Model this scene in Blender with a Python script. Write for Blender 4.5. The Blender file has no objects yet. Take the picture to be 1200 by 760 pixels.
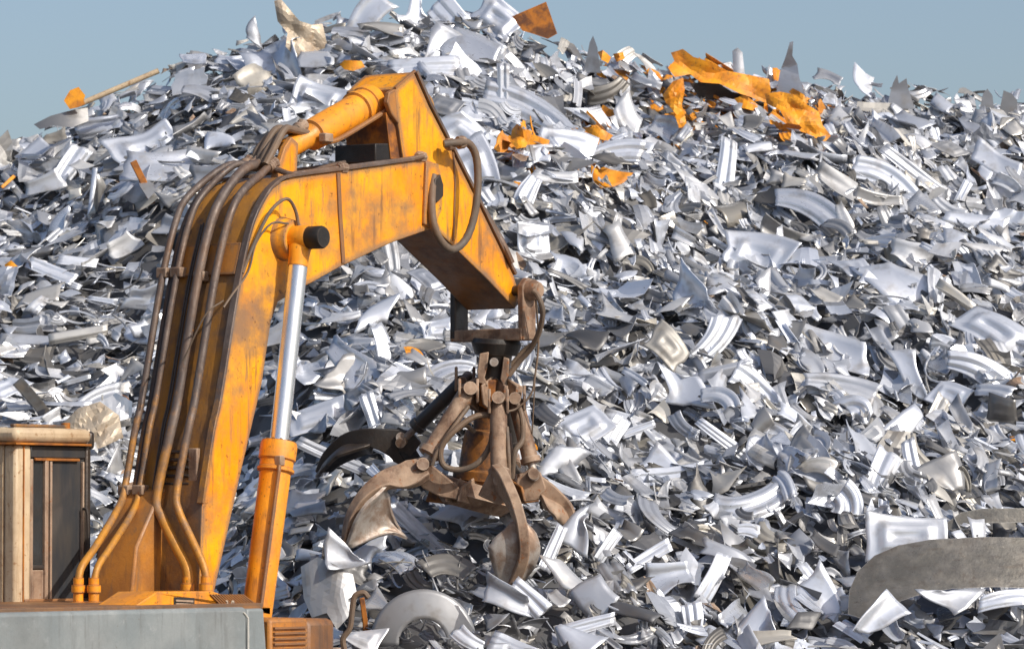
import bpy, bmesh, math, random
import numpy as np
from mathutils import Vector, Matrix
R = math.radians
scene = bpy.context.scene
C = scene.collection

# ------------------------------------------------------------ camera, sky, sun
CAM = Vector((0, 0, 2.6)); PITCH = R(2.5); F = 5400.0
cd = bpy.data.cameras.new('camera'); cam = bpy.data.objects.new('camera', cd); C.objects.link(cam)
cam.location = CAM; cam.rotation_euler = (R(90) + PITCH, 0, 0)
cd.sensor_width = 36; cd.lens = F / 1200 * 36; cd.clip_start = .5; cd.clip_end = 6000
cd.dof.use_dof = True; cd.dof.focus_distance = 43; cd.dof.aperture_fstop = 4.0
scene.camera = cam
SUN_EL, SUN_AZ = R(38), R(130)            # azimuth clockwise from +Y (the view direction)
w = bpy.data.worlds.new('World'); scene.world = w; w.use_nodes = True
nt = w.node_tree; bg = nt.nodes['Background']
sky = nt.nodes.new('ShaderNodeTexSky'); sky.sky_type = 'NISHITA'; sky.sun_disc = False
sky.sun_elevation = SUN_EL; sky.sun_rotation = SUN_AZ
sky.altitude = 1500; sky.air_density = 1.0; sky.dust_density = 9.0; sky.ozone_density = 1.0
nt.links.new(sky.outputs[0], bg.inputs[0]); bg.inputs[1].default_value = .132
sd = bpy.data.lights.new('sun', 'SUN'); sd.energy = 3.8; sd.angle = R(.5); sd.color = (1, .94, .85)
sun = bpy.data.objects.new('sun', sd); C.objects.link(sun)
S = Vector((math.sin(SUN_AZ) * math.cos(SUN_EL), math.cos(SUN_AZ) * math.cos(SUN_EL), math.sin(SUN_EL)))
sun.rotation_euler = S.to_track_quat('Z', 'Y').to_euler(); sun.location = (20, -20, 30)
scene.view_settings.view_transform = 'Standard'; scene.view_settings.look = 'None'
scene.view_settings.exposure = 0; scene.view_settings.gamma = 1
scene.cycles.max_bounces = 6; scene.cycles.diffuse_bounces = 3; scene.cycles.glossy_bounces = 4
scene.cycles.use_denoising = True

# ------------------------------------------------------------ camera helpers (photo pixel, 1200 x 760)
CR = Vector((1, 0, 0)); CU = Vector((0, -math.sin(PITCH), math.cos(PITCH))); CF = Vector((0, math.cos(PITCH), math.sin(PITCH)))
def ray(px, py):
    return CF + CR * ((px - 600) / F) + CU * ((380 - py) / F)
def G(px, py, d):                          # point at a pixel and a distance along the view axis
    return CAM + ray(px, py) * d

# ------------------------------------------------------------ object helpers
def tag(o, label=None, cat=None, group=None, kind=None):
    if label: o['label'] = label
    if cat: o['category'] = cat
    if group: o['group'] = group
    if kind: o['kind'] = kind
    return o
def empty(name, loc, rz=0):
    o = bpy.data.objects.new(name, None); C.objects.link(o)
    o.location = loc; o.rotation_euler = (0, 0, rz); o.empty_display_size = .3
    return o
class MB:
    def __init__(s): s.bm = bmesh.new()
    def poly_prism(s, pts, off):           # pts: list of Vectors, off: extrude vector
        bm = s.bm; n = len(pts)
        a = [bm.verts.new(p) for p in pts]; b = [bm.verts.new(Vector(p) + off) for p in pts]
        fs = [bm.faces.new(a), bm.faces.new(b[::-1])]
        for i in range(n): fs.append(bm.faces.new((a[i], b[i], b[(i + 1) % n], a[(i + 1) % n])))
        bmesh.ops.recalc_face_normals(bm, faces=fs)
        return s
    def box(s, c, d, rot=None):
        m = Matrix.Translation(c) @ (rot.to_4x4() if rot else Matrix.Identity(4)) @ Matrix.Diagonal((d[0], d[1], d[2], 1))
        bmesh.ops.create_cube(s.bm, size=1, matrix=m); return s
    def lathe(s, p0, p1, prof, n=20, cap=True):   # prof: list of (t along 0..1, radius)
        p0 = Vector(p0); p1 = Vector(p1); ax = (p1 - p0); z = ax.normalized()
        x = z.orthogonal().normalized(); y = z.cross(x); bm = s.bm; rings = []
        for t, r in prof:
            rings.append([bm.verts.new(p0 + ax * t + (x * math.cos(a) + y * math.sin(a)) * r) for a in [2 * math.pi * i / n for i in range(n)]])
        fs = []
        for a, b in zip(rings, rings[1:]):
            for i in range(n): fs.append(bm.faces.new((a[i], a[(i + 1) % n], b[(i + 1) % n], b[i])))
        if cap: fs += [bm.faces.new(rings[0][::-1]), bm.faces.new(rings[-1])]
        bmesh.ops.recalc_face_normals(bm, faces=fs); return s
    def cyl(s, p0, p1, r, n=20): return s.lathe(p0, p1, [(0, r), (1, r)], n)
    def tube(s, pts, r, n=10, smooth=4, rib=0):
        pts = [Vector(p) for p in pts]
        if smooth and len(pts) > 2: pts = catmull(pts, smooth)
        bm = s.bm; rings = []; up = None
        for i, p in enumerate(pts):
            t = (pts[min(i + 1, len(pts) - 1)] - pts[max(i - 1, 0)]).normalized()
            if up is None: up = t.orthogonal().normalized()
            up = (up - t * up.dot(t)).normalized(); v = t.cross(up)
            rr = (r(i / (len(pts) - 1)) if callable(r) else r) * (1 + rib * (i % 2))
            rings.append([bm.verts.new(p + (up * math.cos(a) + v * math.sin(a)) * rr) for a in [2 * math.pi * k / n for k in range(n)]])
        fs = []
        for a, b in zip(rings, rings[1:]):
            for i in range(n): fs.append(bm.faces.new((a[i], a[(i + 1) % n], b[(i + 1) % n], b[i])))
        fs += [bm.faces.new(rings[0][::-1]), bm.faces.new(rings[-1])]
        bmesh.ops.recalc_face_normals(bm, faces=fs); return s
    def sweep(s, pts, side, wid, hei):     # rectangular section swept; side = across vector
        bm = s.bm; rings = []; side = Vector(side).normalized(); n = len(pts)
        for i, p in enumerate(pts):
            t = (pts[min(i + 1, n - 1)] - pts[max(i - 1, 0)]).normalized()
            sd_ = (side - t * side.dot(t)).normalized(); up = sd_.cross(t)
            u = i / (n - 1); a = sd_ * wid(u) / 2; b = up * hei(u) / 2
            rings.append([bm.verts.new(p + q) for q in (a + b, b - a, -a - b, a - b)])
        fs = []
        for a, b in zip(rings, rings[1:]):
            for i in range(4): fs.append(bm.faces.new((a[i], a[(i + 1) % 4], b[(i + 1) % 4], b[i])))
        fs += [bm.faces.new(rings[0][::-1]), bm.faces.new(rings[-1])]
        bmesh.ops.recalc_face_normals(bm, faces=fs); return s
    def build(s, name, mat, parent=None, bevel=0, smooth=True, label=None, seg=2):
        me = bpy.data.meshes.new(name); s.bm.to_mesh(me); s.bm.free()
        me.materials.append(mat)
        if smooth:
            me.polygons.foreach_set('use_smooth', [True] * len(me.polygons))
            me.set_sharp_from_angle(angle=R(32))
        o = bpy.data.objects.new(name, me); C.objects.link(o); o.parent = parent
        if bevel:
            m = o.modifiers.new('bevel', 'BEVEL'); m.width = bevel; m.segments = seg; m.limit_method = 'ANGLE'; m.angle_limit = R(40)
            m.harden_normals = False
        if label: o['label'] = label
        return o
def catmull(P, k):
    out = []; Q = [P[0] * 2 - P[1]] + P + [P[-1] * 2 - P[-2]]
    for i in range(1, len(Q) - 2):
        a, b, c, d = Q[i - 1:i + 3]
        for j in range(k):
            t = j / k
            out.append(.5 * ((2 * b) + (c - a) * t + (2 * a - 5 * b + 4 * c - d) * t * t + (3 * b - a - 3 * c + d) * t ** 3))
    return out + [P[-1]]

# ------------------------------------------------------------ materials
class N:
    def __init__(s, name):
        s.m = bpy.data.materials.new(name); s.m.use_nodes = True; s.t = s.m.node_tree; s.b = s.t.nodes['Principled BSDF']
    def n(s, typ, **k):
        x = s.t.nodes.new('ShaderNode' + typ)
        for a, v in k.items():
            if hasattr(x, a) and a not in ('Scale',): setattr(x, a, v)
        return x
    def l(s, a, b): s.t.links.new(a, b)
    def noise(s, scale, vec=None, detail=5, rough=.6, dist=0):
        x = s.n('TexNoise'); x.inputs['Scale'].default_value = scale; x.inputs['Detail'].default_value = detail
        x.inputs['Roughness'].default_value = rough; x.inputs['Distortion'].default_value = dist
        if vec: s.l(vec, x.inputs['Vector'])
        return x.outputs['Fac']
    def ramp(s, f, a, b, lo=0., hi=1.):
        x = s.n('MapRange'); x.interpolation_type = 'SMOOTHSTEP'
        x.inputs[1].default_value = a; x.inputs[2].default_value = b; x.inputs[3].default_value = lo; x.inputs[4].default_value = hi
        s.l(f, x.inputs[0]); return x.outputs[0]
    def mix(s, f, a, b):
        x = s.n('Mix'); x.data_type = 'RGBA'
        for sock, v in ((x.inputs[0], f), (x.inputs[6], a), (x.inputs[7], b)):
            if hasattr(v, 'is_linked') or hasattr(v, 'links'): s.l(v, sock)
            elif isinstance(v, (int, float)): sock.default_value = v
            else: sock.default_value = (*v, 1)
        return x.outputs[2]
    def math(s, op, a, b=0.):
        x = s.n('Math', operation=op)
        for i, v in ((0, a), (1, b)):
            if hasattr(v, 'links'): s.l(v, x.inputs[i])
            else: x.inputs[i].default_value = v
        return x.outputs[0]
    def bump(s, h, strength, dist=.01):
        x = s.n('Bump'); x.inputs['Strength'].default_value = strength; x.inputs['Distance'].default_value = dist
        s.l(h, x.inputs['Height']); s.l(x.outputs[0], s.b.inputs['Normal'])
    def coords(s, scale=(1, 1, 1), kind='Object'):
        tc = s.n('TexCoord'); mp = s.n('Mapping'); mp.inputs['Scale'].default_value = scale
        s.l(tc.outputs[kind], mp.inputs[0]); return mp.outputs[0]

def worn(name, c1, c2, dust, grime, rough=.42, edge=.06, dust_amt=.45, metallic=0., edge_amt=.8, chip=(.10, .045, .02), streak=(5, 5, .8), spec=.5, ns=1.7, chip_at=.64):
    m = N(name); v = m.coords(); vs = m.coords(streak); vf = m.coords((16, 16, 1.1))
    base = m.mix(m.ramp(m.noise(ns, v, 6, .65), .38, .62), c1, c2)
    f1 = m.math('MULTIPLY', m.ramp(m.noise(1.3, v, 6, .65), .44, .7), dust_amt)
    f2 = m.math('MULTIPLY', m.ramp(m.noise(2.2, vs, 6, .7), .5, .74), dust_amt)
    col = m.mix(m.math('MAXIMUM', f1, f2), base, dust)
    f3 = m.math('MULTIPLY', m.math('MULTIPLY', m.ramp(m.noise(1.0, vf, 5, .7), .52, .66), m.ramp(m.noise(1.6, v, 2), .4, .6)), dust_amt * .7)
    col = m.mix(f3, col, (dust[0] * .6, dust[1] * .55, dust[2] * .55))
    # worn and greasy edges
    bv = m.n('Bevel'); bv.samples = 6; bv.inputs['Radius'].default_value = edge
    ge = m.n('NewGeometry'); dp = m.n('VectorMath', operation='DOT_PRODUCT')
    m.l(bv.outputs[0], dp.inputs[0]); m.l(ge.outputs['Normal'], dp.inputs[1])
    e = m.ramp(m.math('ADD', m.math('SUBTRACT', 1., dp.outputs['Value']), m.math('MULTIPLY', m.math('SUBTRACT', m.noise(9, v, 4, .7), .5), .10)), .004, .06, 0, edge_amt)
    col = m.mix(e, col, grime)
    ch = m.ramp(m.noise(14, v, 8, .75), chip_at, chip_at + .05)
    col = m.mix(m.math('MULTIPLY', ch, .75), col, chip)
    sp = m.ramp(m.noise(60, v, 3, .6), .66, .74); col = m.mix(m.math('MULTIPLY', sp, .5), col, chip)
    m.l(col, m.b.inputs['Base Color'])
    r = m.ramp(m.noise(6, v, 6, .7), .3, .75, rough - .1, rough + .25); m.l(m.math('ADD', r, m.math('MULTIPLY', e, .15)), m.b.inputs['Roughness'])
    m.b.inputs['Metallic'].default_value = metallic
    m.b.inputs['Specular IOR Level'].default_value = spec
    m.bump(m.noise(22, v, 8, .7), .25, .02)
    return m.m
M = {}
M['orange'] = worn('orange paint', (.95, .41, .006), (.83, .29, .005), (.26, .15, .085), (.19, .135, .10), dust_amt=.95, edge=.12, edge_amt=.9, chip_at=.60, spec=.3)
M['orange_grimy_shade'] = worn('grimy orange paint with painted shade', (.40, .18, .03), (.20, .10, .04), (.10, .075, .065), (.10, .08, .065), dust_amt=.95, edge=.09, edge_amt=.9)  # grime, with the shade between the pipes painted into the colour
M['orange_clean'] = worn('orange cylinder paint', (.92, .36, .012), (.85, .30, .01), (.38, .16, .05), (.18, .09, .045), edge=.025, edge_amt=.7, dust_amt=.75, chip_at=.59)
M['orange_dull'] = worn('dusty orange paint', (.50, .20, .03), (.36, .14, .03), (.20, .12, .07), (.12, .08, .06), edge=.05, dust_amt=.8)
M['brown'] = worn('rusty brown steel', (.34, .225, .15), (.13, .07, .042), (.42, .31, .22), (.46, .37, .29), rough=.62, metallic=.1, dust_amt=.8, ns=4.5, chip_at=.58, edge=.02, edge_amt=.5, chip=(.30, .09, .012))
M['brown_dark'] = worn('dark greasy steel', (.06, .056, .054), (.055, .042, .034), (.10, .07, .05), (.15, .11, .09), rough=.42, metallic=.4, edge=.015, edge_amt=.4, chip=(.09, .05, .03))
M['stick_under'] = worn('dark brown orange paint', (.30, .13, .04), (.16, .075, .035), (.12, .08, .055), (.12, .08, .05), dust_amt=.8)
M['rust'] = worn('orange rust', ns=5, c1=(.45, .15, .012), c2=(.12, .045, .02), dust=(.12, .05, .02), grime=(.5, .17, .02), rough=.7, edge=.02, edge_amt=.5, chip=(.05, .02, .01))
M['pipe'] = worn('worn brown pipe', (.10, .075, .065), (.16, .095, .06), (.24, .19, .16), (.4, .3, .2), rough=.5, metallic=.2, dust_amt=.8, edge=.004, edge_amt=.2, chip=(.5, .18, .01), streak=(9, 9, 1.2))
def painted_low(mm):
    # the hard pipes were painted with the machine; the paint survives on their lower halves
    t = mm.node_tree; b = t.nodes['Principled BSDF']; old = b.inputs['Base Color'].links[0].from_socket
    tc = t.nodes.new('ShaderNodeTexCoord'); sx = t.nodes.new('ShaderNodeSeparateXYZ'); t.links.new(tc.outputs['Object'], sx.inputs[0])
    no = t.nodes.new('ShaderNodeTexNoise'); no.inputs['Scale'].default_value = 5; no.inputs['Detail'].default_value = 7; no.inputs['Roughness'].default_value = .7
    t.links.new(tc.outputs['Object'], no.inputs['Vector'])
    ma = t.nodes.new('ShaderNodeMath'); ma.operation = 'MULTIPLY_ADD'; ma.inputs[1].default_value = 5.0; t.links.new(no.outputs['Fac'], ma.inputs[0]); t.links.new(sx.outputs[2], ma.inputs[2])
    mr = t.nodes.new('ShaderNodeMapRange'); mr.inputs[1].default_value = 6.1; mr.inputs[2].default_value = 4.7; t.links.new(ma.outputs[0], mr.inputs[0])
    mx = t.nodes.new('ShaderNodeMix'); mx.data_type = 'RGBA'; t.links.new(mr.outputs[0], mx.inputs[0]); t.links.new(old, mx.inputs[6]); mx.inputs[7].default_value = (.52, .23, .03, 1)
    t.links.new(mx.outputs[2], b.inputs['Base Color'])
painted_low(M['pipe'])
M['hub'] = worn('greasy rusty orange steel', (.32, .12, .02), (.07, .035, .02), (.14, .08, .045), (.40, .2, .08), rough=.55, edge=.02, edge_amt=.6, ns=5, dust_amt=.8, chip_at=.57)
M['hose'] = worn('dusty rubber hose', (.11, .085, .065), (.17, .11, .07), (.28, .20, .14), (.3, .2, .1), rough=.6, edge=.004, edge_amt=.2)
M['scoop'] = worn('polished worn steel', (.46, .42, .38), (.28, .20, .15), (.30, .17, .09), (.55, .50, .46), rough=.45, metallic=.4, edge=.02, edge_amt=.5, chip=(.25, .10, .03), ns=5)
M['cream'] = worn('dirty cream paint', (.62, .49, .32), (.50, .38, .25), (.33, .20, .10), (.30, .17, .07), rough=.5, edge=.025, edge_amt=.7, dust_amt=.6, chip=(.26, .12, .04), streak=(14, 14, 1.2), chip_at=.575)
M['grey'] = worn('scuffed grey paint', (.20, .225, .23), (.25, .27, .27), (.15, .155, .15), (.50, .50, .50), rough=.5, edge=.012, edge_amt=.8, dust_amt=.5, chip=(.16, .15, .14))
M['black'] = worn('black greasy iron', (.012, .012, .013), (.02, .018, .017), (.05, .04, .03), (.07, .05, .04), rough=.5, metallic=.2, edge=.02)
M['beige'] = worn('dirty beige sheet', (.50, .42, .32), (.42, .36, .29), (.34, .22, .12), (.55, .45, .33), rough=.5, metallic=.3, edge=.01, dust_amt=.7, chip=(.35, .15, .05))
M['scrap_orange'] = worn('orange painted sheet', (.88, .36, .015), (.66, .22, .012), (.24, .11, .04), (.5, .2, .03), rough=.5, edge=.01, edge_amt=.4, dust_amt=.7, ns=4, chip_at=.60)
m = N('chrome rod'); m.b.inputs['Base Color'].default_value = (.80, .81, .83, 1); m.b.inputs['Metallic'].default_value = .9
m.l(m.ramp(m.noise(20, m.coords((1, 1, .2)), 4), .3, .7, .22, .36), m.b.inputs['Roughness']); M['chrome'] = m.m
M['stained'] = worn('stained bare sheet', (.17, .16, .14), (.24, .225, .20), (.13, .10, .075), (.42, .40, .37), rough=.34, metallic=.5, edge=.012, edge_amt=.6, dust_amt=.6, chip=(.42, .36, .28), streak=(1.2, 9, 9), ns=2.2, chip_at=.64)
m = N('dusty dark glass'); c = m.mix(m.ramp(m.noise(1.2, m.coords((3, 3, .7)), 4), .35, .7), (.035, .04, .048), (.075, .066, .058))
m.l(c, m.b.inputs['Base Color']); m.b.inputs['Roughness'].default_value = .14; m.b.inputs['Specular IOR Level'].default_value = .7; M['glass'] = m.m
m = N('cab glass'); tr_ = m.n('BsdfTransparent'); tr_.inputs[0].default_value = (.42, .46, .48, 1); mxs = m.n('MixShader'); mxs.inputs[0].default_value = .35
m.b.inputs['Base Color'].default_value = (.10, .10, .10, 1); m.b.inputs['Roughness'].default_value = .08
m.l(tr_.outputs[0], mxs.inputs[1]); m.l(m.b.outputs[0], mxs.inputs[2]); m.l(mxs.outputs[0], m.t.nodes['Material Output'].inputs[0]); M['clear'] = m.m
m = N('bare earth'); c = m.mix(m.noise(.8, m.coords(kind='Object'), 8, .7), (.16, .13, .10), (.07, .06, .055)); m.l(c, m.b.inputs['Base Color'])
m.b.inputs['Roughness'].default_value = .95; m.bump(m.noise(3, m.coords(), 8, .8), .8, .1); M['earth'] = m.m
m = N('white lettering'); m.b.inputs['Base Color'].default_value = (.55, .53, .48, 1); M['white'] = m.m

# scrap metal: attribute "tone" = (lightness, warmth, roughness) of each piece; sunk pieces are darkened as gap shade
m = N('bare scrap metal')
at = m.n('Attribute'); at.attribute_name = 'tone'; sp = m.n('SeparateColor'); m.l(at.outputs['Color'], sp.inputs[0])
v = m.coords()
cool = m.mix(sp.outputs[0], (.075, .08, .095), (.75, .79, .87)); warm = m.mix(sp.outputs[0], (.09, .08, .065), (.74, .70, .62))
col = m.mix(sp.outputs[1], cool, warm)
dirt = m.math('MULTIPLY', m.ramp(m.noise(4, v, 3, .55), .5, .75), .55)
col = m.mix(dirt, col, (.17, .145, .12))
m.l(col, m.b.inputs['Base Color'])
m.b.inputs['Metallic'].default_value = .55
sc = m.noise(9, m.coords((1, 4, 4)), 3, .5)
m.l(m.math('ADD', m.math('ADD', sp.outputs[2], m.math('MULTIPLY', m.math('SUBTRACT', sc, .5), .22)), m.math('MULTIPLY', dirt, .3)), m.b.inputs['Roughness'])
m.bump(m.noise(5, v, 2, .4), .10, .05)
M['metal'] = m.m

# ------------------------------------------------------------ the ground and the heap
def build_grid(name, xs, ys, zf, mat, kind):
    X, Y = np.meshgrid(xs, ys, indexing='ij'); Z = zf(X, Y); nx, ny = X.shape
    co = np.stack([X, Y, Z], -1).reshape(-1, 3).astype(np.float32)
    i, j = np.meshgrid(np.arange(nx - 1), np.arange(ny - 1), indexing='ij'); a = (i * ny + j).ravel()
    q = np.stack([a, a + ny, a + ny + 1, a + 1], 1)
    o = mesh_np(name, co, q, mat); o['kind'] = kind; return o
def mesh_np(name, co, quads, mat, tone=None, rim=None, parent=None):
    me = bpy.data.meshes.new(name); n = len(co); nf = len(quads)
    me.vertices.add(n); me.vertices.foreach_set('co', np.ascontiguousarray(co, dtype=np.float32).ravel())
    me.loops.add(nf * 4); me.loops.foreach_set('vertex_index', np.ascontiguousarray(quads, dtype=np.int32).ravel())
    me.polygons.add(nf); me.polygons.foreach_set('loop_start', np.arange(0, nf * 4, 4, dtype=np.int32))
    me.update(calc_edges=True)
    if rim is not None:
        a = me.attributes.new('sharp_face', 'BOOLEAN', 'FACE'); a.data.foreach_set('value', rim.astype(bool))
    else: me.polygons.foreach_set('use_smooth', [True] * nf)
    if tone is not None:
        a = me.attributes.new('tone', 'FLOAT_COLOR', 'POINT')
        a.data.foreach_set('color', np.concatenate([tone, np.ones((n, 1))], 1).astype(np.float32).ravel())
    me.materials.append(mat); me.update()
    o = bpy.data.objects.new(name, me); C.objects.link(o); o.parent = parent
    return o
SK = [(-1500, 640), (-700, 470), (-250, 250), (0, 165), (60, 150), (110, 128), (180, 92), (230, 60), (300, 42), (330, 30), (400, 18), (480, 18), (560, 22),
      (620, 38), (680, 58), (760, 72), (850, 78), (900, 84), (1000, 94), (1100, 106), (1200, 120), (1450, 170), (1900, 330), (2700, 640)]
YR = 58.0
skx = np.array([(p - 600) / F * YR for p, _ in SK]); skz = np.array([CAM.z + YR * math.tan(PITCH + math.atan((380 - q) / F)) for _, q in SK])
def sstep(x): x = np.clip(x, 0, 1); return x * x * (3 - 2 * x)
def H(x, y, noise=True):
    zr = np.interp(x, skx, skz)
    yf = 43.6 + (39.3 - 43.6) * sstep((x + 4.0) / 2.7)
    t = (y - yf) / (YR - yf)
    f = np.where(t < 1, np.clip(t, 0, 1) * 1.06 - .06 * np.clip(t, 0, 1) ** 2, 1.)
    z = zr * f - np.clip(y - YR, 0, None) ** 1.0 * .75
    if noise:
        a = np.clip(t * 3, 0, 1) * (1 - .75 * sstep(t * 4 - 3))
        z = z + a * (.14 * np.sin(x * 1.7 + y * .6) + .12 * np.sin(x * .9 - y * 1.3 + 1) + .07 * np.sin(x * 3.3 + y * 2.1 + 2))
    return np.maximum(z, -.05)
def Hn(x, y):
    e = .25; dx = (H(x + e, y) - H(x - e, y)) / (2 * e); dy = (H(x, y + e) - H(x, y - e)) / (2 * e)
    n = np.stack([-dx, -dy, np.ones_like(dx)], -1); return n / np.linalg.norm(n, axis=-1, keepdims=True)
def hit(px, py):
    r = ray(px, py); d = 39.
    while d < YR + .4:
        p = CAM + r * d
        if p.z <= float(H(np.array(p.x), np.array(p.y))): return p
        d += .05
    return CAM + r * YR
g = build_grid('ground', np.array([-900, -60, -30, -15, 0, 15, 30, 60, 900.]), np.array([-300, -20, 10, 30, 40, 50, 70, 100, 900.]), lambda x, y: x * 0, M['earth'], 'structure')
rg = np.random.default_rng(5)
def mound_z(x, y):
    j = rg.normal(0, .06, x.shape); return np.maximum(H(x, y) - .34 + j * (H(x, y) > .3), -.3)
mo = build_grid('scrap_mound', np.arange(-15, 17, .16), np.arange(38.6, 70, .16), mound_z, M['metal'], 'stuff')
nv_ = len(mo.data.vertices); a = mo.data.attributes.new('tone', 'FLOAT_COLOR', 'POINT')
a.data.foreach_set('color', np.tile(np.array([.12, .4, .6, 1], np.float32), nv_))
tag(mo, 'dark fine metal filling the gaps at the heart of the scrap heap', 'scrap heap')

# ------------------------------------------------------------ one piece of scrap
rng = np.random.default_rng(11)
_TPL = {}
def template(nu, nv):
    if (nu, nv) in _TPL: return _TPL[nu, nv]
    n = nu * nv; q = []; rim = []
    for i in range(nu - 1):
        for j in range(nv - 1):
            a = i * nv + j; q.append((a, a + nv, a + nv + 1, a + 1)); rim.append(0)
            q.append((n + a, n + a + 1, n + a + nv + 1, n + a + nv)); rim.append(0)
    bd = [i * nv for i in range(nu)] + [(nu - 1) * nv + j for j in range(1, nv)] + [i * nv + nv - 1 for i in range(nu - 2, -1, -1)] + [j for j in range(nv - 2, 0, -1)]
    for a, b in zip(bd, bd[1:] + bd[:1]): q.append((b, a, n + a, n + b)); rim.append(1)
    _TPL[nu, nv] = (np.array(q), np.array(rim, bool)); return _TPL[nu, nv]
def sm(x, a, b): return sstep((x - a) / (b - a))
def curve1(s, r, amp, k=3):
    o = np.zeros_like(s)
    for i in range(1, k + 1): o = o + r.normal(0, amp / i) * np.sin(i * 2.2 * s + r.uniform(0, 6.28))
    return o
def piece(kind, L, W, r, nu=9, nv=5, th=.006, arc=None, bend=None, taper=None, crumple=None, rag=None, prof=None, twist=None, skew=None):
    s, t = np.meshgrid(np.linspace(-.5, .5, nu), np.linspace(-.5, .5, nv), indexing='ij')
    K = dict(
        flat=dict(arc=r.normal(0, .3), bend=r.normal(0, .25), taper=r.normal(0, .5), crumple=.008, rag=.2, skew=r.normal(0, .5)),
        shard=dict(arc=r.normal(0, .5), bend=r.normal(0, .32), taper=r.choice([-1, 1]) * r.uniform(.8, 1.7), crumple=.012, rag=.28, skew=r.normal(0, .7)),
        crescent=dict(arc=r.choice([-1, 1]) * r.uniform(.6, 1.8), bend=r.normal(0, .3), taper=r.normal(0, .5), crumple=.012, rag=.1, skew=r.normal(0, .2)),
        rib=dict(arc=r.normal(0, .3), bend=r.normal(0, .35), taper=r.normal(0, .2), crumple=.01, rag=.07, skew=r.normal(0, .25)),
        channel=dict(arc=r.normal(0, .12), bend=r.normal(0, .25), taper=0, crumple=.006, rag=.03, skew=r.normal(0, .1)),
        angle=dict(arc=r.normal(0, .25), bend=r.normal(0, .3), taper=r.normal(0, .2), crumple=.01, rag=.1, skew=r.normal(0, .3)),
        stamp=dict(arc=r.normal(0, .15), bend=r.normal(0, .35), taper=r.normal(0, .35), crumple=.015, rag=.12, skew=r.normal(0, .3)),
        halfpipe=dict(arc=r.normal(0, .2), bend=r.normal(0, .3), taper=r.normal(0, .3), crumple=.015, rag=.12, skew=r.normal(0, .3)),
        crumpled=dict(arc=r.normal(0, .4), bend=r.normal(0, .5), taper=r.normal(0, .5), crumple=.05, rag=.3, skew=r.normal(0, .4)),
        sliver=dict(arc=r.normal(0, .9), bend=r.normal(0, .9), taper=r.normal(0, .5), crumple=.01, rag=.1, skew=0),
    )[kind]
    for k_, v_ in (('arc', arc), ('bend', bend), ('taper', taper), ('crumple', crumple), ('rag', rag), ('skew', skew)):
        if v_ is not None: K[k_] = v_
    if twist is None: twist = r.normal(0, .15) * (2 if kind == 'sliver' else 1)
    s1 = s[:, 0]
    eL = np.clip(.5 * (1 + K['taper'] * s1) + curve1(s1, r, K['rag']) * .5, .06, 1.1)
    eR = np.clip(.5 * (1 + K['taper'] * s1) + curve1(s1, r, K['rag']) * .5, .06, 1.1)
    y = (-eL[:, None] + (eL + eR)[:, None] * (t + .5)) * W
    sx = s + K['skew'] * t * W / L * (np.abs(s) * 2) + np.where(s > 0, 1, -1) * (np.abs(s) * 2) ** 2 * curve1(t * 3, r, K['rag'] * .25, 2) * W / L
    # cross profile height
    tt = t; z = np.zeros_like(t); p = prof or r.integers(0, 3)
    if kind in ('crescent', 'rib'):
        h = W * r.uniform(.07, .15)
        if p == 0: z = h * (sm(tt, -.35, -.28) - sm(tt, .0, .07)) + h * .8 * sm(tt, .24, .31)
        elif p == 1: z = h * (sm(tt, -.28, -.2) + sm(tt, .08, .15))
        else: z = h * (sm(tt, -.40, -.33) - sm(tt, -.16, -.09) + sm(tt, .09, .16) - sm(tt, .33, .40))
    elif kind == 'channel':
        h = W * r.uniform(.3, .5); z = h * (sm(tt, -.36, -.3) - sm(tt, .3, .36)); y = y * np.where(np.abs(tt) > .33, .9, 1)
    elif kind == 'angle':
        z = np.abs(tt) * W * r.uniform(.7, 1.3); y = y * .8
    elif kind == 'halfpipe':
        a = tt * r.uniform(1.6, 3.0); z = W * .36 * np.cos(a); y = y * np.where(np.abs(tt) > 1e-6, np.sin(a) / (a + 1e-9), 1) 
    elif kind == 'stamp':
        ds = (np.abs(s) - .30) * L; dt = (np.abs(t) - .26) * W
        d = np.hypot(np.clip(ds, 0, None), np.clip(dt, 0, None)) + np.minimum(np.maximum(ds, dt), 0)
        h = min(L, W) * r.uniform(.06, .12); z = h * (1 - sm(d, -.02 * L, .06 * L)); z = z - h * .6 * (1 - sm(d, -.14 * L, -.08 * L))
    else:
        z = (t ** 2) * W * r.normal(0, .5)
        if r.random() < .6:                       # a folded or flanged edge
            c0 = r.uniform(.1, .38) * r.choice([-1, 1]); z = z + np.clip((t - c0) * (1 if c0 > 0 else -1), 0, None) * W * r.uniform(.5, 1.4)
    if K['crumple']:
        cz = K['crumple'] * L
        for i in range(3):
            k1, k2 = r.normal(0, 5 + 3 * i), r.normal(0, 4 + 3 * i)
            z = z + (.6 if kind in ('stamp', 'rib', 'crescent') else 1) * cz / (1 + i) * np.sin(k1 * s + k2 * t + r.uniform(0, 6.28)) * .8
        if kind == 'crumpled': z = z + .035 * L * np.abs(np.sin(r.normal(0, 7) * s + r.normal(0, 7) * t + 1))
    x = sx * L
    # twist, in-plane arc, out-of-plane bend
    ca, sa = np.cos(twist * s * 2), np.sin(twist * s * 2); y, z = y * ca - z * sa, y * sa + z * ca
    if abs(K['arc']) > .02:
        Rr = L / K['arc']; a = x / Rr; rr = Rr - y; x, y = rr * np.sin(a), Rr - rr * np.cos(a); y = y - np.mean(y)
    if abs(K['bend']) > .02:
        Rr = L / K['bend']; a = x / Rr; rr = Rr - z; x, z = rr * np.sin(a), Rr - rr * np.cos(a); z = z - np.mean(z)
    V = np.stack([x, y, z], -1)
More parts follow.
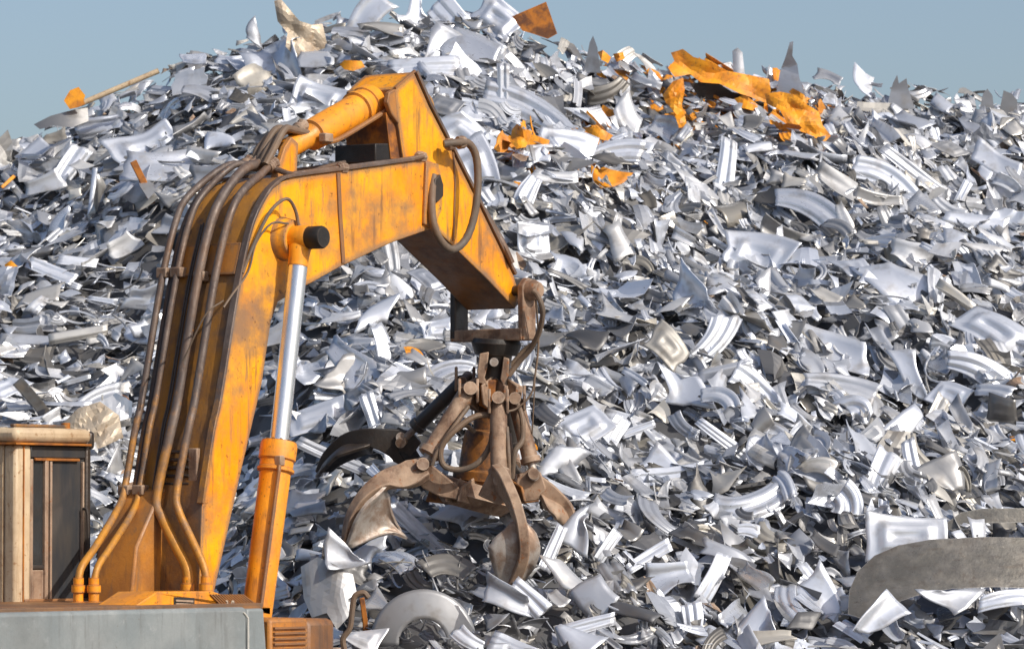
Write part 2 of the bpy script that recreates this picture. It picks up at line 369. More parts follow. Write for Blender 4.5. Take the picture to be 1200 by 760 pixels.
    du = np.gradient(V, axis=0); dv = np.gradient(V, axis=1); nn = np.cross(du, dv); nn /= np.linalg.norm(nn, axis=-1, keepdims=True) + 1e-9
    V = np.concatenate([(V + nn * th / 2).reshape(-1, 3), (V - nn * th / 2).reshape(-1, 3)])
    q, rim = template(nu, nv)
    return V, q, rim
def frame(n, d):                                   # matrix with columns length, width, normal
    n = n / np.linalg.norm(n); d = d - n * np.dot(d, n); d = d / (np.linalg.norm(d) + 1e-9)
    return np.stack([d, np.cross(n, d), n], 1)
def rotv(v, ax, a):
    ax = ax / np.linalg.norm(ax); return v * math.cos(a) + np.cross(ax, v) * math.sin(a) + ax * np.dot(ax, v) * (1 - math.cos(a))
KS = ['flat', 'shard', 'crescent', 'rib', 'channel', 'angle', 'stamp', 'halfpipe', 'crumpled', 'sliver']
GRID = dict(flat=(7, 5), shard=(6, 4), crescent=(10, 11), rib=(5, 11), channel=(5, 8), angle=(6, 5), stamp=(10, 9), halfpipe=(6, 7), crumpled=(9, 7), sliver=(8, 2))
def rnd_tone(r, x, y, dark=0.):
    u = r.random(); warm = np.clip(r.normal(.18, .2), 0, 1)
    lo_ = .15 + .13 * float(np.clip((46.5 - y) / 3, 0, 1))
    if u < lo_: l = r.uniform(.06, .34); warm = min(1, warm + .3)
    elif u < lo_ + .24: l = r.uniform(.40, .66)
    else: l = r.uniform(.68, 1.)
    if r.random() < .12: warm = r.uniform(.6, 1); 
    rough = np.clip(r.normal(.46, .11), .24, .7)
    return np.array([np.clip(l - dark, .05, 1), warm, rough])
def orient(r, x, y, spread=1.):
    n = Hn(np.array(x), np.array(y))
    # length runs down the slope to the right on the right half, across on the left
    k = np.clip((x + 3.5) / 4.5, 0, 1)
    az = R(-4) * (1 - k) + R(-52) * k + r.normal(0, R(26) * spread)
    if r.random() < .12: az = r.uniform(0, math.pi)
    ex = np.array([1, 0, 0.]); ex = ex - n * np.dot(ex, n); ex /= np.linalg.norm(ex); ey = np.cross(n, ex)
    d = ex * math.cos(az) + ey * math.sin(az)
    n = n + np.array([0, -.30, 0]); n /= np.linalg.norm(n); d = d - n * np.dot(d, n); d /= np.linalg.norm(d)
    nn = rotv(n, d, r.normal(0, R(22) * spread)); sd_ = np.cross(nn, d); b = r.normal(0, R(12) * spread); 
    if r.random() < .06: b += r.choice([-1, 1]) * r.uniform(.5, 1.1)
    nn = rotv(nn, sd_, b); d = rotv(d, sd_, b)
    return frame(nn, d)
def proj(p):
    v = Vector(p) - CAM; d = v.dot(CF); return 600 + v.dot(CR) / d * F, 380 - v.dot(CU) / d * F, d

# the fine mass of scrap, beyond counting
ORANGE_SPOTS = [(800, 95, 40), (610, 160, 34), (700, 150, 24), (790, 150, 26), (690, 195, 22), (935, 120, 40), (870, 100, 45), (720, 65, 22), (135, 470, 16), (715, 205, 12)]
co, qs, rims, tones, mats = [], [], [], [], []; base_i = 0; cnt = 0
area = []
NM = 33000
for k in range(NM):
    x = rng.uniform(-9.5, 9.5); y = rng.uniform(39.0, 60.0)
    if abs(x) > 6.8 and rng.random() < .45: continue
    hz = float(H(np.array(x), np.array(y)))
    if hz < .12: continue
    if y > 59.5 and rng.random() < .5: continue
    kind = rng.choice(KS, p=[.24, .22, .13, .13, .04, .07, .03, .025, .035, .08])
    L = float(np.clip(rng.lognormal(math.log(.195), .46), .09, .46))
    fine = 0.
    if y < 44.5 and -2.2 < x < 1.6: fine = 1.; L *= .8
    Wd = L * dict(flat=rng.uniform(.35, .8), shard=rng.uniform(.3, .7), crescent=rng.uniform(.25, .5), rib=rng.uniform(.25, .6), channel=rng.uniform(.12, .3), angle=rng.uniform(.2, .5), stamp=rng.uniform(.6, .9), halfpipe=rng.uniform(.3, .6), crumpled=rng.uniform(.5, .9), sliver=rng.uniform(.03, .09))[kind]
    ppx, ppy, _ = proj((x, y, hz))
    if ((80 < ppx < 200 and 300 < ppy < 420) or (430 < ppx < 660 and 640 < ppy < 760)) and rng.random() < .45: kind = 'sliver'; Wd = L * rng.uniform(.04, .12)
    if kind == 'sliver': L *= 1.5
    nu, nv = GRID[kind]
    if L < .2: nu = max(4, nu - 3)
    V, q, rim = piece(kind, L, Wd, rng, nu, nv, th=.005)
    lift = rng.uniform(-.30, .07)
    fr = orient(rng, x, y, 1.15 if fine else 1.)
    P = V @ fr.T + np.array([x, y, hz]) + Hn(np.array(x), np.array(y)) * lift
    px, py, _ = proj((x, y, hz)); om = 0
    for ox, oy, orr in ORANGE_SPOTS:
        if (px - ox) ** 2 + (py - oy) ** 2 < orr ** 2 and rng.random() < .28: om = 1
    if L < .25 and rng.random() < .003: om = 1
    elif kind in ('flat', 'shard', 'sliver') and L < .25 and rng.random() < .02: om = 2
    tn = rnd_tone(rng, x, y, .12 * fine + (0.3 if lift < -.2 else 0))  # pieces sunk deep are darkened in colour, adding shade to the gaps
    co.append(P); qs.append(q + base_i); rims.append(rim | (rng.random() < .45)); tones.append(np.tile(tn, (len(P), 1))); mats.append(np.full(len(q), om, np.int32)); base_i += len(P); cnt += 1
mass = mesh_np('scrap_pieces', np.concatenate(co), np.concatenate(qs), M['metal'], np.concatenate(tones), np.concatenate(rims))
mass.data.materials.append(M['scrap_orange']); mass.data.materials.append(M['brown']); mass.data.polygons.foreach_set('material_index', np.concatenate(mats)); mass['kind'] = 'stuff'
tag(mass, 'countless small silvery metal offcuts heaped into a tall scrap pile', 'scrap metal')
print('mass pieces', cnt, 'verts', base_i)
del co, qs, rims, tones, mats

# ------------------------------------------------------------ scrap pieces one can point at
NAMES = dict(flat='metal_offcut', shard='metal_shard', crescent='curved_pressing', rib='ribbed_strip', channel='metal_channel', angle='metal_angle', stamp='stamped_panel', halfpipe='curved_sheet', crumpled='crumpled_sheet', sliver='metal_strip')
WORD = dict(flat='flat sheet offcut', shard='pointed sheet shard', crescent='arched ribbed pressing', rib='ribbed strip', channel='straight channel section', angle='folded angle piece', stamp='raised stamped panel', halfpipe='rolled half-round sheet', crumpled='crumpled sheet', sliver='thin strip')
TAKEN = []
def solid(name, V, q, rim, P, fr, tone, mat, label, cat='scrap metal', group=None, flatshade=False):
    o = mesh_np(name, V, q, mat, np.tile(np.array(tone), (len(V), 1)), rim | flatshade)
    m4 = Matrix([[*fr[0], P[0]], [*fr[1], P[1]], [*fr[2], P[2]], [0, 0, 0, 1]]); o.matrix_world = m4
    tag(o, label, cat, group); return o
def heroframe(ang, tx, ty):
    n = np.array([tx, ty, 1.]); a = R(ang); d = np.array([math.cos(a), math.sin(a), 0.]); d[2] = -(tx * d[0] + ty * d[1]); ls = np.linalg.norm(d)
    n = n / np.linalg.norm(n); d = d / ls; wv = np.cross(n, d)
    B = np.array([list(CR), list(CU), [-c for c in CF]]).T     # camera axes to world
    pw = math.hypot(wv[0], wv[1]); perp = abs(wv[0] * -math.sin(a) + wv[1] * math.cos(a))
    return B @ np.stack([d, wv, n], 1), ls, max(perp, .25)
def hero(kind, px, py, lp, wp, ang, tx=0., ty=.35, tone=(.85, .1, .4), lift=.12, mat='metal', label=None, name=None, seed=None, nu=None, nv=None, flatshade=False, behind=None, **kw):
    p = hit(px, py) if behind is None else G(px, py, behind); d = (p - CAM).dot(CF); p = CAM + (p - CAM) * ((d - lift) / d)
    fr, ls, perp = heroframe(ang, tx, ty); s = (d - lift) / F
    r = np.random.default_rng(seed if seed is not None else int(px * 7 + py * 13))
    g_ = dict(flat=(12, 7), shard=(12, 7), crescent=(22, 18), rib=(12, 18), channel=(10, 12), angle=(10, 7), stamp=(20, 18), halfpipe=(12, 9), crumpled=(18, 14), sliver=(14, 3))[kind]
    V, q, rim = piece(kind, lp * s * ls, wp * s / perp, r, nu or g_[0], nv or g_[1], th=.008, **kw)
    TAKEN.append((px, py, lp * .5))
    return solid(name or NAMES[kind], V, q, rim, p, fr, tone, M[mat], label, flatshade=flatshade)
PALE, SILV, GREY, DULL, DARK, WARM = (.98, .1, .36), (.88, .05, .38), (.62, .1, .42), (.42, .5, .42), (.22, .3, .4), (.8, .75, .45)
BLUE = (.72, 0, .3)

def outline(name, pts, d, th, mat, label, tone=(.7, .3, .4), bulge=0., cat='scrap metal', curl=(0, 0), sub=5, lift=0, noise=0., seed=1, holes=None):
    """a sheet cut to an outline, curled about the vertical, at its own place and thickness"""
    bm = bmesh.new(); r = np.random.default_rng(seed)
    cx = sum(p[0] for p in pts) / len(pts); cy = sum(p[1] for p in pts) / len(pts)
    s = d / F; o0 = G(cx, cy, d)
    vs = [bm.verts.new(((p[0] - cx) * s, -(p[1] - cy) * s, 0)) for p in pts]
    f = bm.faces.new(vs); bmesh.ops.triangulate(bm, faces=[f])
    for _ in range(sub):
        bmesh.ops.subdivide_edges(bm, edges=[e for e in bm.edges if e.calc_length() > .075], cuts=1, use_grid_fill=False); bmesh.ops.triangulate(bm, faces=bm.faces[:])
    w_ = max(abs(v.co.x) for v in bm.verts); h_ = max(abs(v.co.y) for v in bm.verts)
    k = [r.normal(0, 5, 2) for _ in range(4)]; ph = r.uniform(0, 6, 4)
    for v in bm.verts:
        x, y = v.co.x, v.co.y
        z = bulge * (1 - (x / w_) ** 2) + curl[0] * x + curl[1] * y
        for i in range(4): z += noise / (1 + i * .5) * abs(math.sin(k[i][0] * x + k[i][1] * y + ph[i]))
        v.co.z = z
    for f in bm.faces: f.smooth = noise < .03
    g2 = bmesh.ops.solidify(bm, geom=bm.faces[:], thickness=th)
    bmesh.ops.recalc_face_normals(bm, faces=bm.faces[:])
    me = bpy.data.meshes.new(name); bm.to_mesh(me); bm.free(); me.materials.append(M[mat])
    if noise < .03:
        me.polygons.foreach_set('use_smooth', [True] * len(me.polygons)); me.set_sharp_from_angle(angle=R(35))
    a = me.attributes.new('tone', 'FLOAT_COLOR', 'POINT'); a.data.foreach_set('color', np.tile(np.array([*tone, 1], np.float32), len(me.vertices)))
    o = bpy.data.objects.new(name, me); C.objects.link(o)
    o.matrix_world = Matrix.Translation(o0) @ Matrix.Rotation(R(90) + PITCH, 4, 'X')
    tag(o, label, cat); TAKEN.append((cx, cy, max(w_, h_) / s)); return o

# the big curved sheet at the lower right and its neighbours
D0 = (hit(1060, 690) - CAM).dot(CF)
outline('curved_band', [(990, 716), (993, 690), (1004, 668), (1024, 650), (1052, 638), (1090, 631), (1150, 628), (1262, 630), (1300, 640), (1296, 690), (1240, 687), (1160, 684), (1110, 686), (1070, 694), (1035, 706), (1010, 722)],
        D0 - .45, .02, 'stained', 'long dull brownish curved sheet lying at the lower right edge of the heap', (.16, .85, .5), bulge=.35, curl=(.10, -.75), sub=5)
outline('curved_band', [(1108, 612), (1125, 600), (1150, 595), (1270, 594), (1275, 610), (1200, 611), (1140, 612), (1112, 620)],
        (hit(1150, 610) - CAM).dot(CF) - .2, .016, 'stained', 'narrow grey band lying just above the long dull curved sheet', (.6, .5, .42), bulge=.1, curl=(0, -.3))
hero('stamp', 1063, 628, 96, 52, 0, -.1, .5, (1., .25, .38), .35, label='white stamped panel with a raised rim leaning on the long dull curved sheet', seed=3, taper=-.3, arc=.1, bend=.25, crumple=.008, rag=.12)
# the arched band in front, lower middle
bm_ = []
r0 = np.random.default_rng(2)
dA = (hit(495, 720) - CAM).dot(CF) - .35
def arched_band(cx, cy, ro, hi_, d, wd, a0, a1, tone, label, lean=.3, n=26, m_=8):
    s = d / F; U = np.linspace(a0, a1, n); Vv = np.linspace(0, 1, m_); pts = np.zeros((n, m_, 3))
    for i, a in enumerate(U):
        for j, v_ in enumerate(Vv):
            rr = ro - wd * v_
            pts[i, j] = (math.cos(a) * rr * s, math.sin(a) * rr * hi_ * s, .008 * math.sin(v_ * math.pi) + v_ * lean * wd * s)
    du = np.gradient(pts, axis=0); dv = np.gradient(pts, axis=1); nn = np.cross(du, dv); nn /= np.linalg.norm(nn, axis=-1, keepdims=True) + 1e-9
    V = np.concatenate([(pts + nn * .006).reshape(-1, 3), (pts - nn * .006).reshape(-1, 3)]); q, rim = template(n, m_)
    fr, _, _ = heroframe(0, 0, 0); TAKEN.append((cx, cy - ro * .4, ro))
    return solid('arched_band', V, q, rim, G(cx, cy, d), fr, tone, M['metal'], label)
arched_band(496, 752, 62, 1.0, dA, 34, R(-8), R(186), (.40, .4, .48), 'broad grey arched metal band standing below the front claw of the grab')
outline('crumpled_sheet', [(352, 664), (372, 652), (392, 660), (414, 672), (420, 700), (408, 722), (396, 735), (384, 716), (366, 722), (356, 700)], (hit(385, 690) - CAM).dot(CF) - .4, .008, 'metal',
        'crumpled dull grey sheet beside the boom ram, above the engine grille', (.55, .45, .45), bulge=.1, noise=.03, seed=4, curl=(.2, -.3))
# skyline pieces
DS = YR - .6
outline('torn_sheet', [(322, 2), (330, 0), (340, 12), (352, 26), (366, 30), (378, 28), (383, 50), (386, 78), (376, 86), (364, 76), (356, 62), (348, 70), (336, 56), (338, 40), (326, 26)], DS - .1, .008, 'beige',
        'torn upright beige sheet on the skyline at the left of the summit', bulge=.1, noise=.05, seed=6, curl=(-.3, -.15))
outline('rusty_plate', [(600, 19), (640, 2), (653, 40), (642, 46), (625, 40), (612, 36)], DS - .3, .012, 'rust', 'square rust brown plate sticking up on the skyline of the summit', curl=(.1, -.2))
outline('torn_sheet', [(684, 84), (691, 50), (695, 42), (700, 56), (704, 86)], DS, .008, 'metal', 'small dark grey upright spike of sheet on the skyline right of the rusty plate', (.5, .2, .4), curl=(.4, 0))
outline('torn_sheet', [(908, 116), (914, 84), (920, 68), (925, 50), (929, 49), (928, 66), (934, 76), (936, 92), (944, 116)], DS - .3, .008, 'metal', 'tall pointed grey shard standing on the skyline just right of the orange sheets', (.55, .1, .42), curl=(.3, -.1), noise=.05)
outline('torn_sheet', [(860, 96), (858, 60), (864, 56), (870, 62), (874, 98)], DS - .1, .008, 'metal', 'small silver curl standing on the skyline above the orange sheets', SILV, bulge=.05)
outline('torn_sheet', [(1038, 128), (1046, 98), (1051, 88), (1053, 98), (1062, 92), (1064, 104), (1072, 128)], DS, .01, 'metal', 'dark horned shard on the skyline right of the orange sheets', (.35, .1, .4), noise=.02)
outline('torn_sheet', [(1146, 136), (1152, 110), (1157, 104), (1163, 112), (1166, 136)], DS, .01, 'metal', 'dark rounded upright stub on the right skyline, left of the last one', (.3, .1, .4))
outline('torn_sheet', [(1170, 136), (1176, 106), (1186, 110), (1192, 118), (1192, 136)], DS, .01, 'metal', 'small dark nub, last on the right skyline', (.25, .2, .4))
outline('perforated_plate', [(75, 118), (82, 106), (92, 102), (100, 112), (98, 118), (100, 122), (92, 126), (82, 128)], DS - .6, .02, 'scrap_orange', 'small orange eight-sided plate at the end of the pole on the left skyline', curl=(0, -.1))
p0 = G(94, 122, DS - .5); p1 = G(186, 83, DS - .4)
o = MB().cyl(p0, p1, .035, 12).build('scrap_pole', M['cream']); tag(o, 'thin straight pale pole with an orange plate at its end, left skyline', 'pole')
outline('curved_sheet', [(40, 146), (60, 136), (82, 130), (102, 124), (104, 142), (86, 150), (64, 148), (48, 152)], DS - .5, .01, 'metal', 'dark grey curved sheet under the orange eight-sided plate', (.3, .5, .35), bulge=.1, curl=(0, -.6))
# rusty bars and coloured bits on the left
def bar(px0, py0, px1, py1, wd, mat, label, name='rusty_bar', off=.35):
    d = (hit((px0 + px1) / 2, (py0 + py1) / 2) - CAM).dot(CF) - off
    a, b = G(px0, py0, d), G(px1, py1, d + .1); s = d / F
    o = MB().sweep([a, (a + b) / 2 + Vector((.01, 0, .01)), b], CR + CF * .3, lambda u: wd * s, lambda u: wd * s * .5).build(name, M[mat], bevel=.006)
    tag(o, label, 'bar'); return o
bar(156, 189, 178, 239, 8, 'rust', 'rusty brown flat bar leaning on the heap under the left skyline')
bar(2, 220, 17, 206, 4, 'scrap_orange', 'short orange rod at the far left edge of the heap')
bar(20, 446, 66, 503, 14, 'metal', 'straight blue-grey strip standing above the cab roof', 'metal_strip')
bar(424, 700, 429, 756, 6, 'rust', 'rusty orange upright bar beside the arched grey band')
outline('orange_lump', [(398, 76), (404, 71), (424, 72), (428, 79), (414, 84), (404, 82)], (hit(412, 80) - CAM).dot(CF) - .3, .02, 'scrap_orange', 'small orange scrap just above the top of the stick', bulge=.08, noise=.02)
outline('orange_lump', [(6, 310), (14, 305), (21, 312), (14, 318), (8, 316)], (hit(14, 312) - CAM).dot(CF) - .3, .02, 'scrap_orange', 'tiny orange scrap at the left edge, level with the boom ram pin', bulge=.05, noise=.02)
# orange painted sheets on the right shoulder
og = 'orange painted sheets on the right shoulder'
for pts, lb, sd_, tn in [
    ([(786, 62), (800, 58), (812, 68), (832, 74), (850, 84), (880, 90), (900, 94), (902, 108), (896, 122), (880, 116), (866, 112), (842, 100), (820, 98), (808, 88), (790, 92), (782, 80), (790, 72)], 'long crumpled orange sheet running down from the skyline', 1, 0),
    ([(896, 110), (914, 108), (930, 112), (944, 124), (958, 132), (962, 148), (972, 160), (964, 168), (946, 160), (934, 148), (920, 146), (912, 130), (898, 122)], 'crumpled bright orange sheet, lowest end of the orange pile', 2, 0),
    ([(776, 112), (788, 96), (800, 92), (802, 106), (798, 124), (804, 150), (794, 152), (788, 132), (780, 122)], 'torn upright orange strip left of the long orange sheet', 3, 0),
    ([(924, 108), (928, 104), (940, 112), (946, 122), (938, 124)], 'small orange fin standing on the bright orange sheet', 4, 0),
    ([(860, 116), (872, 112), (888, 124), (884, 132), (868, 128)], 'small dark orange scrap under the long orange sheet', 5, 0),
    ([(600, 152), (606, 146), (612, 152), (624, 154), (622, 162), (616, 174), (606, 176), (598, 166)], 'tangled orange scrap below the upright ribbed bar', 6, 0),
    ([(682, 150), (700, 150), (718, 160), (712, 166), (696, 164)], 'flat orange scrap midway between stick and orange pile', 7, 0),
    ([(700, 62), (706, 60), (716, 68), (712, 76), (704, 72)], 'small orange flap under the skyline right of the rusty plate', 8, 0),
    ([(718, 64), (730, 62), (732, 70), (722, 74)], 'small bright orange patch beside the orange flap on the skyline', 9, 0)]:
    cx = sum(p[0] for p in pts) / len(pts); cy = sum(p[1] for p in pts) / len(pts)
    o = outline('orange_sheet', pts, (hit(cx, cy) - CAM).dot(CF) - (.65 if sd_ in (1, 2, 3) else .35), .012, 'scrap_orange', lb, bulge=.15, noise=.09, seed=sd_, curl=(0, -.5)); o['group'] = og
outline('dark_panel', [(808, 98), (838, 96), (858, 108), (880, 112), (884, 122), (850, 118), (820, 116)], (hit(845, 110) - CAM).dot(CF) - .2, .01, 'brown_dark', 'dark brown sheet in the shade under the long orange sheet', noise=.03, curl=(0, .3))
outline('beige_sheet', [(70, 500), (92, 478), (118, 470), (140, 486), (146, 512), (120, 524), (84, 522)], (hit(110, 500) - CAM).dot(CF) - .3, .008, 'beige', 'crumpled beige sheet between the cab roof and the boom', bulge=.1, noise=.05, seed=3, curl=(0, -.4))
outline('cream_sheet', [(118, 470), (136, 460), (156, 470), (156, 488), (138, 494), (120, 492)], (hit(140, 480) - CAM).dot(CF) - .45, .008, 'metal', 'creased white sheet lying on the crumpled beige sheet', (1, .4, .4), noise=.05, seed=8, curl=(.2, -.5))

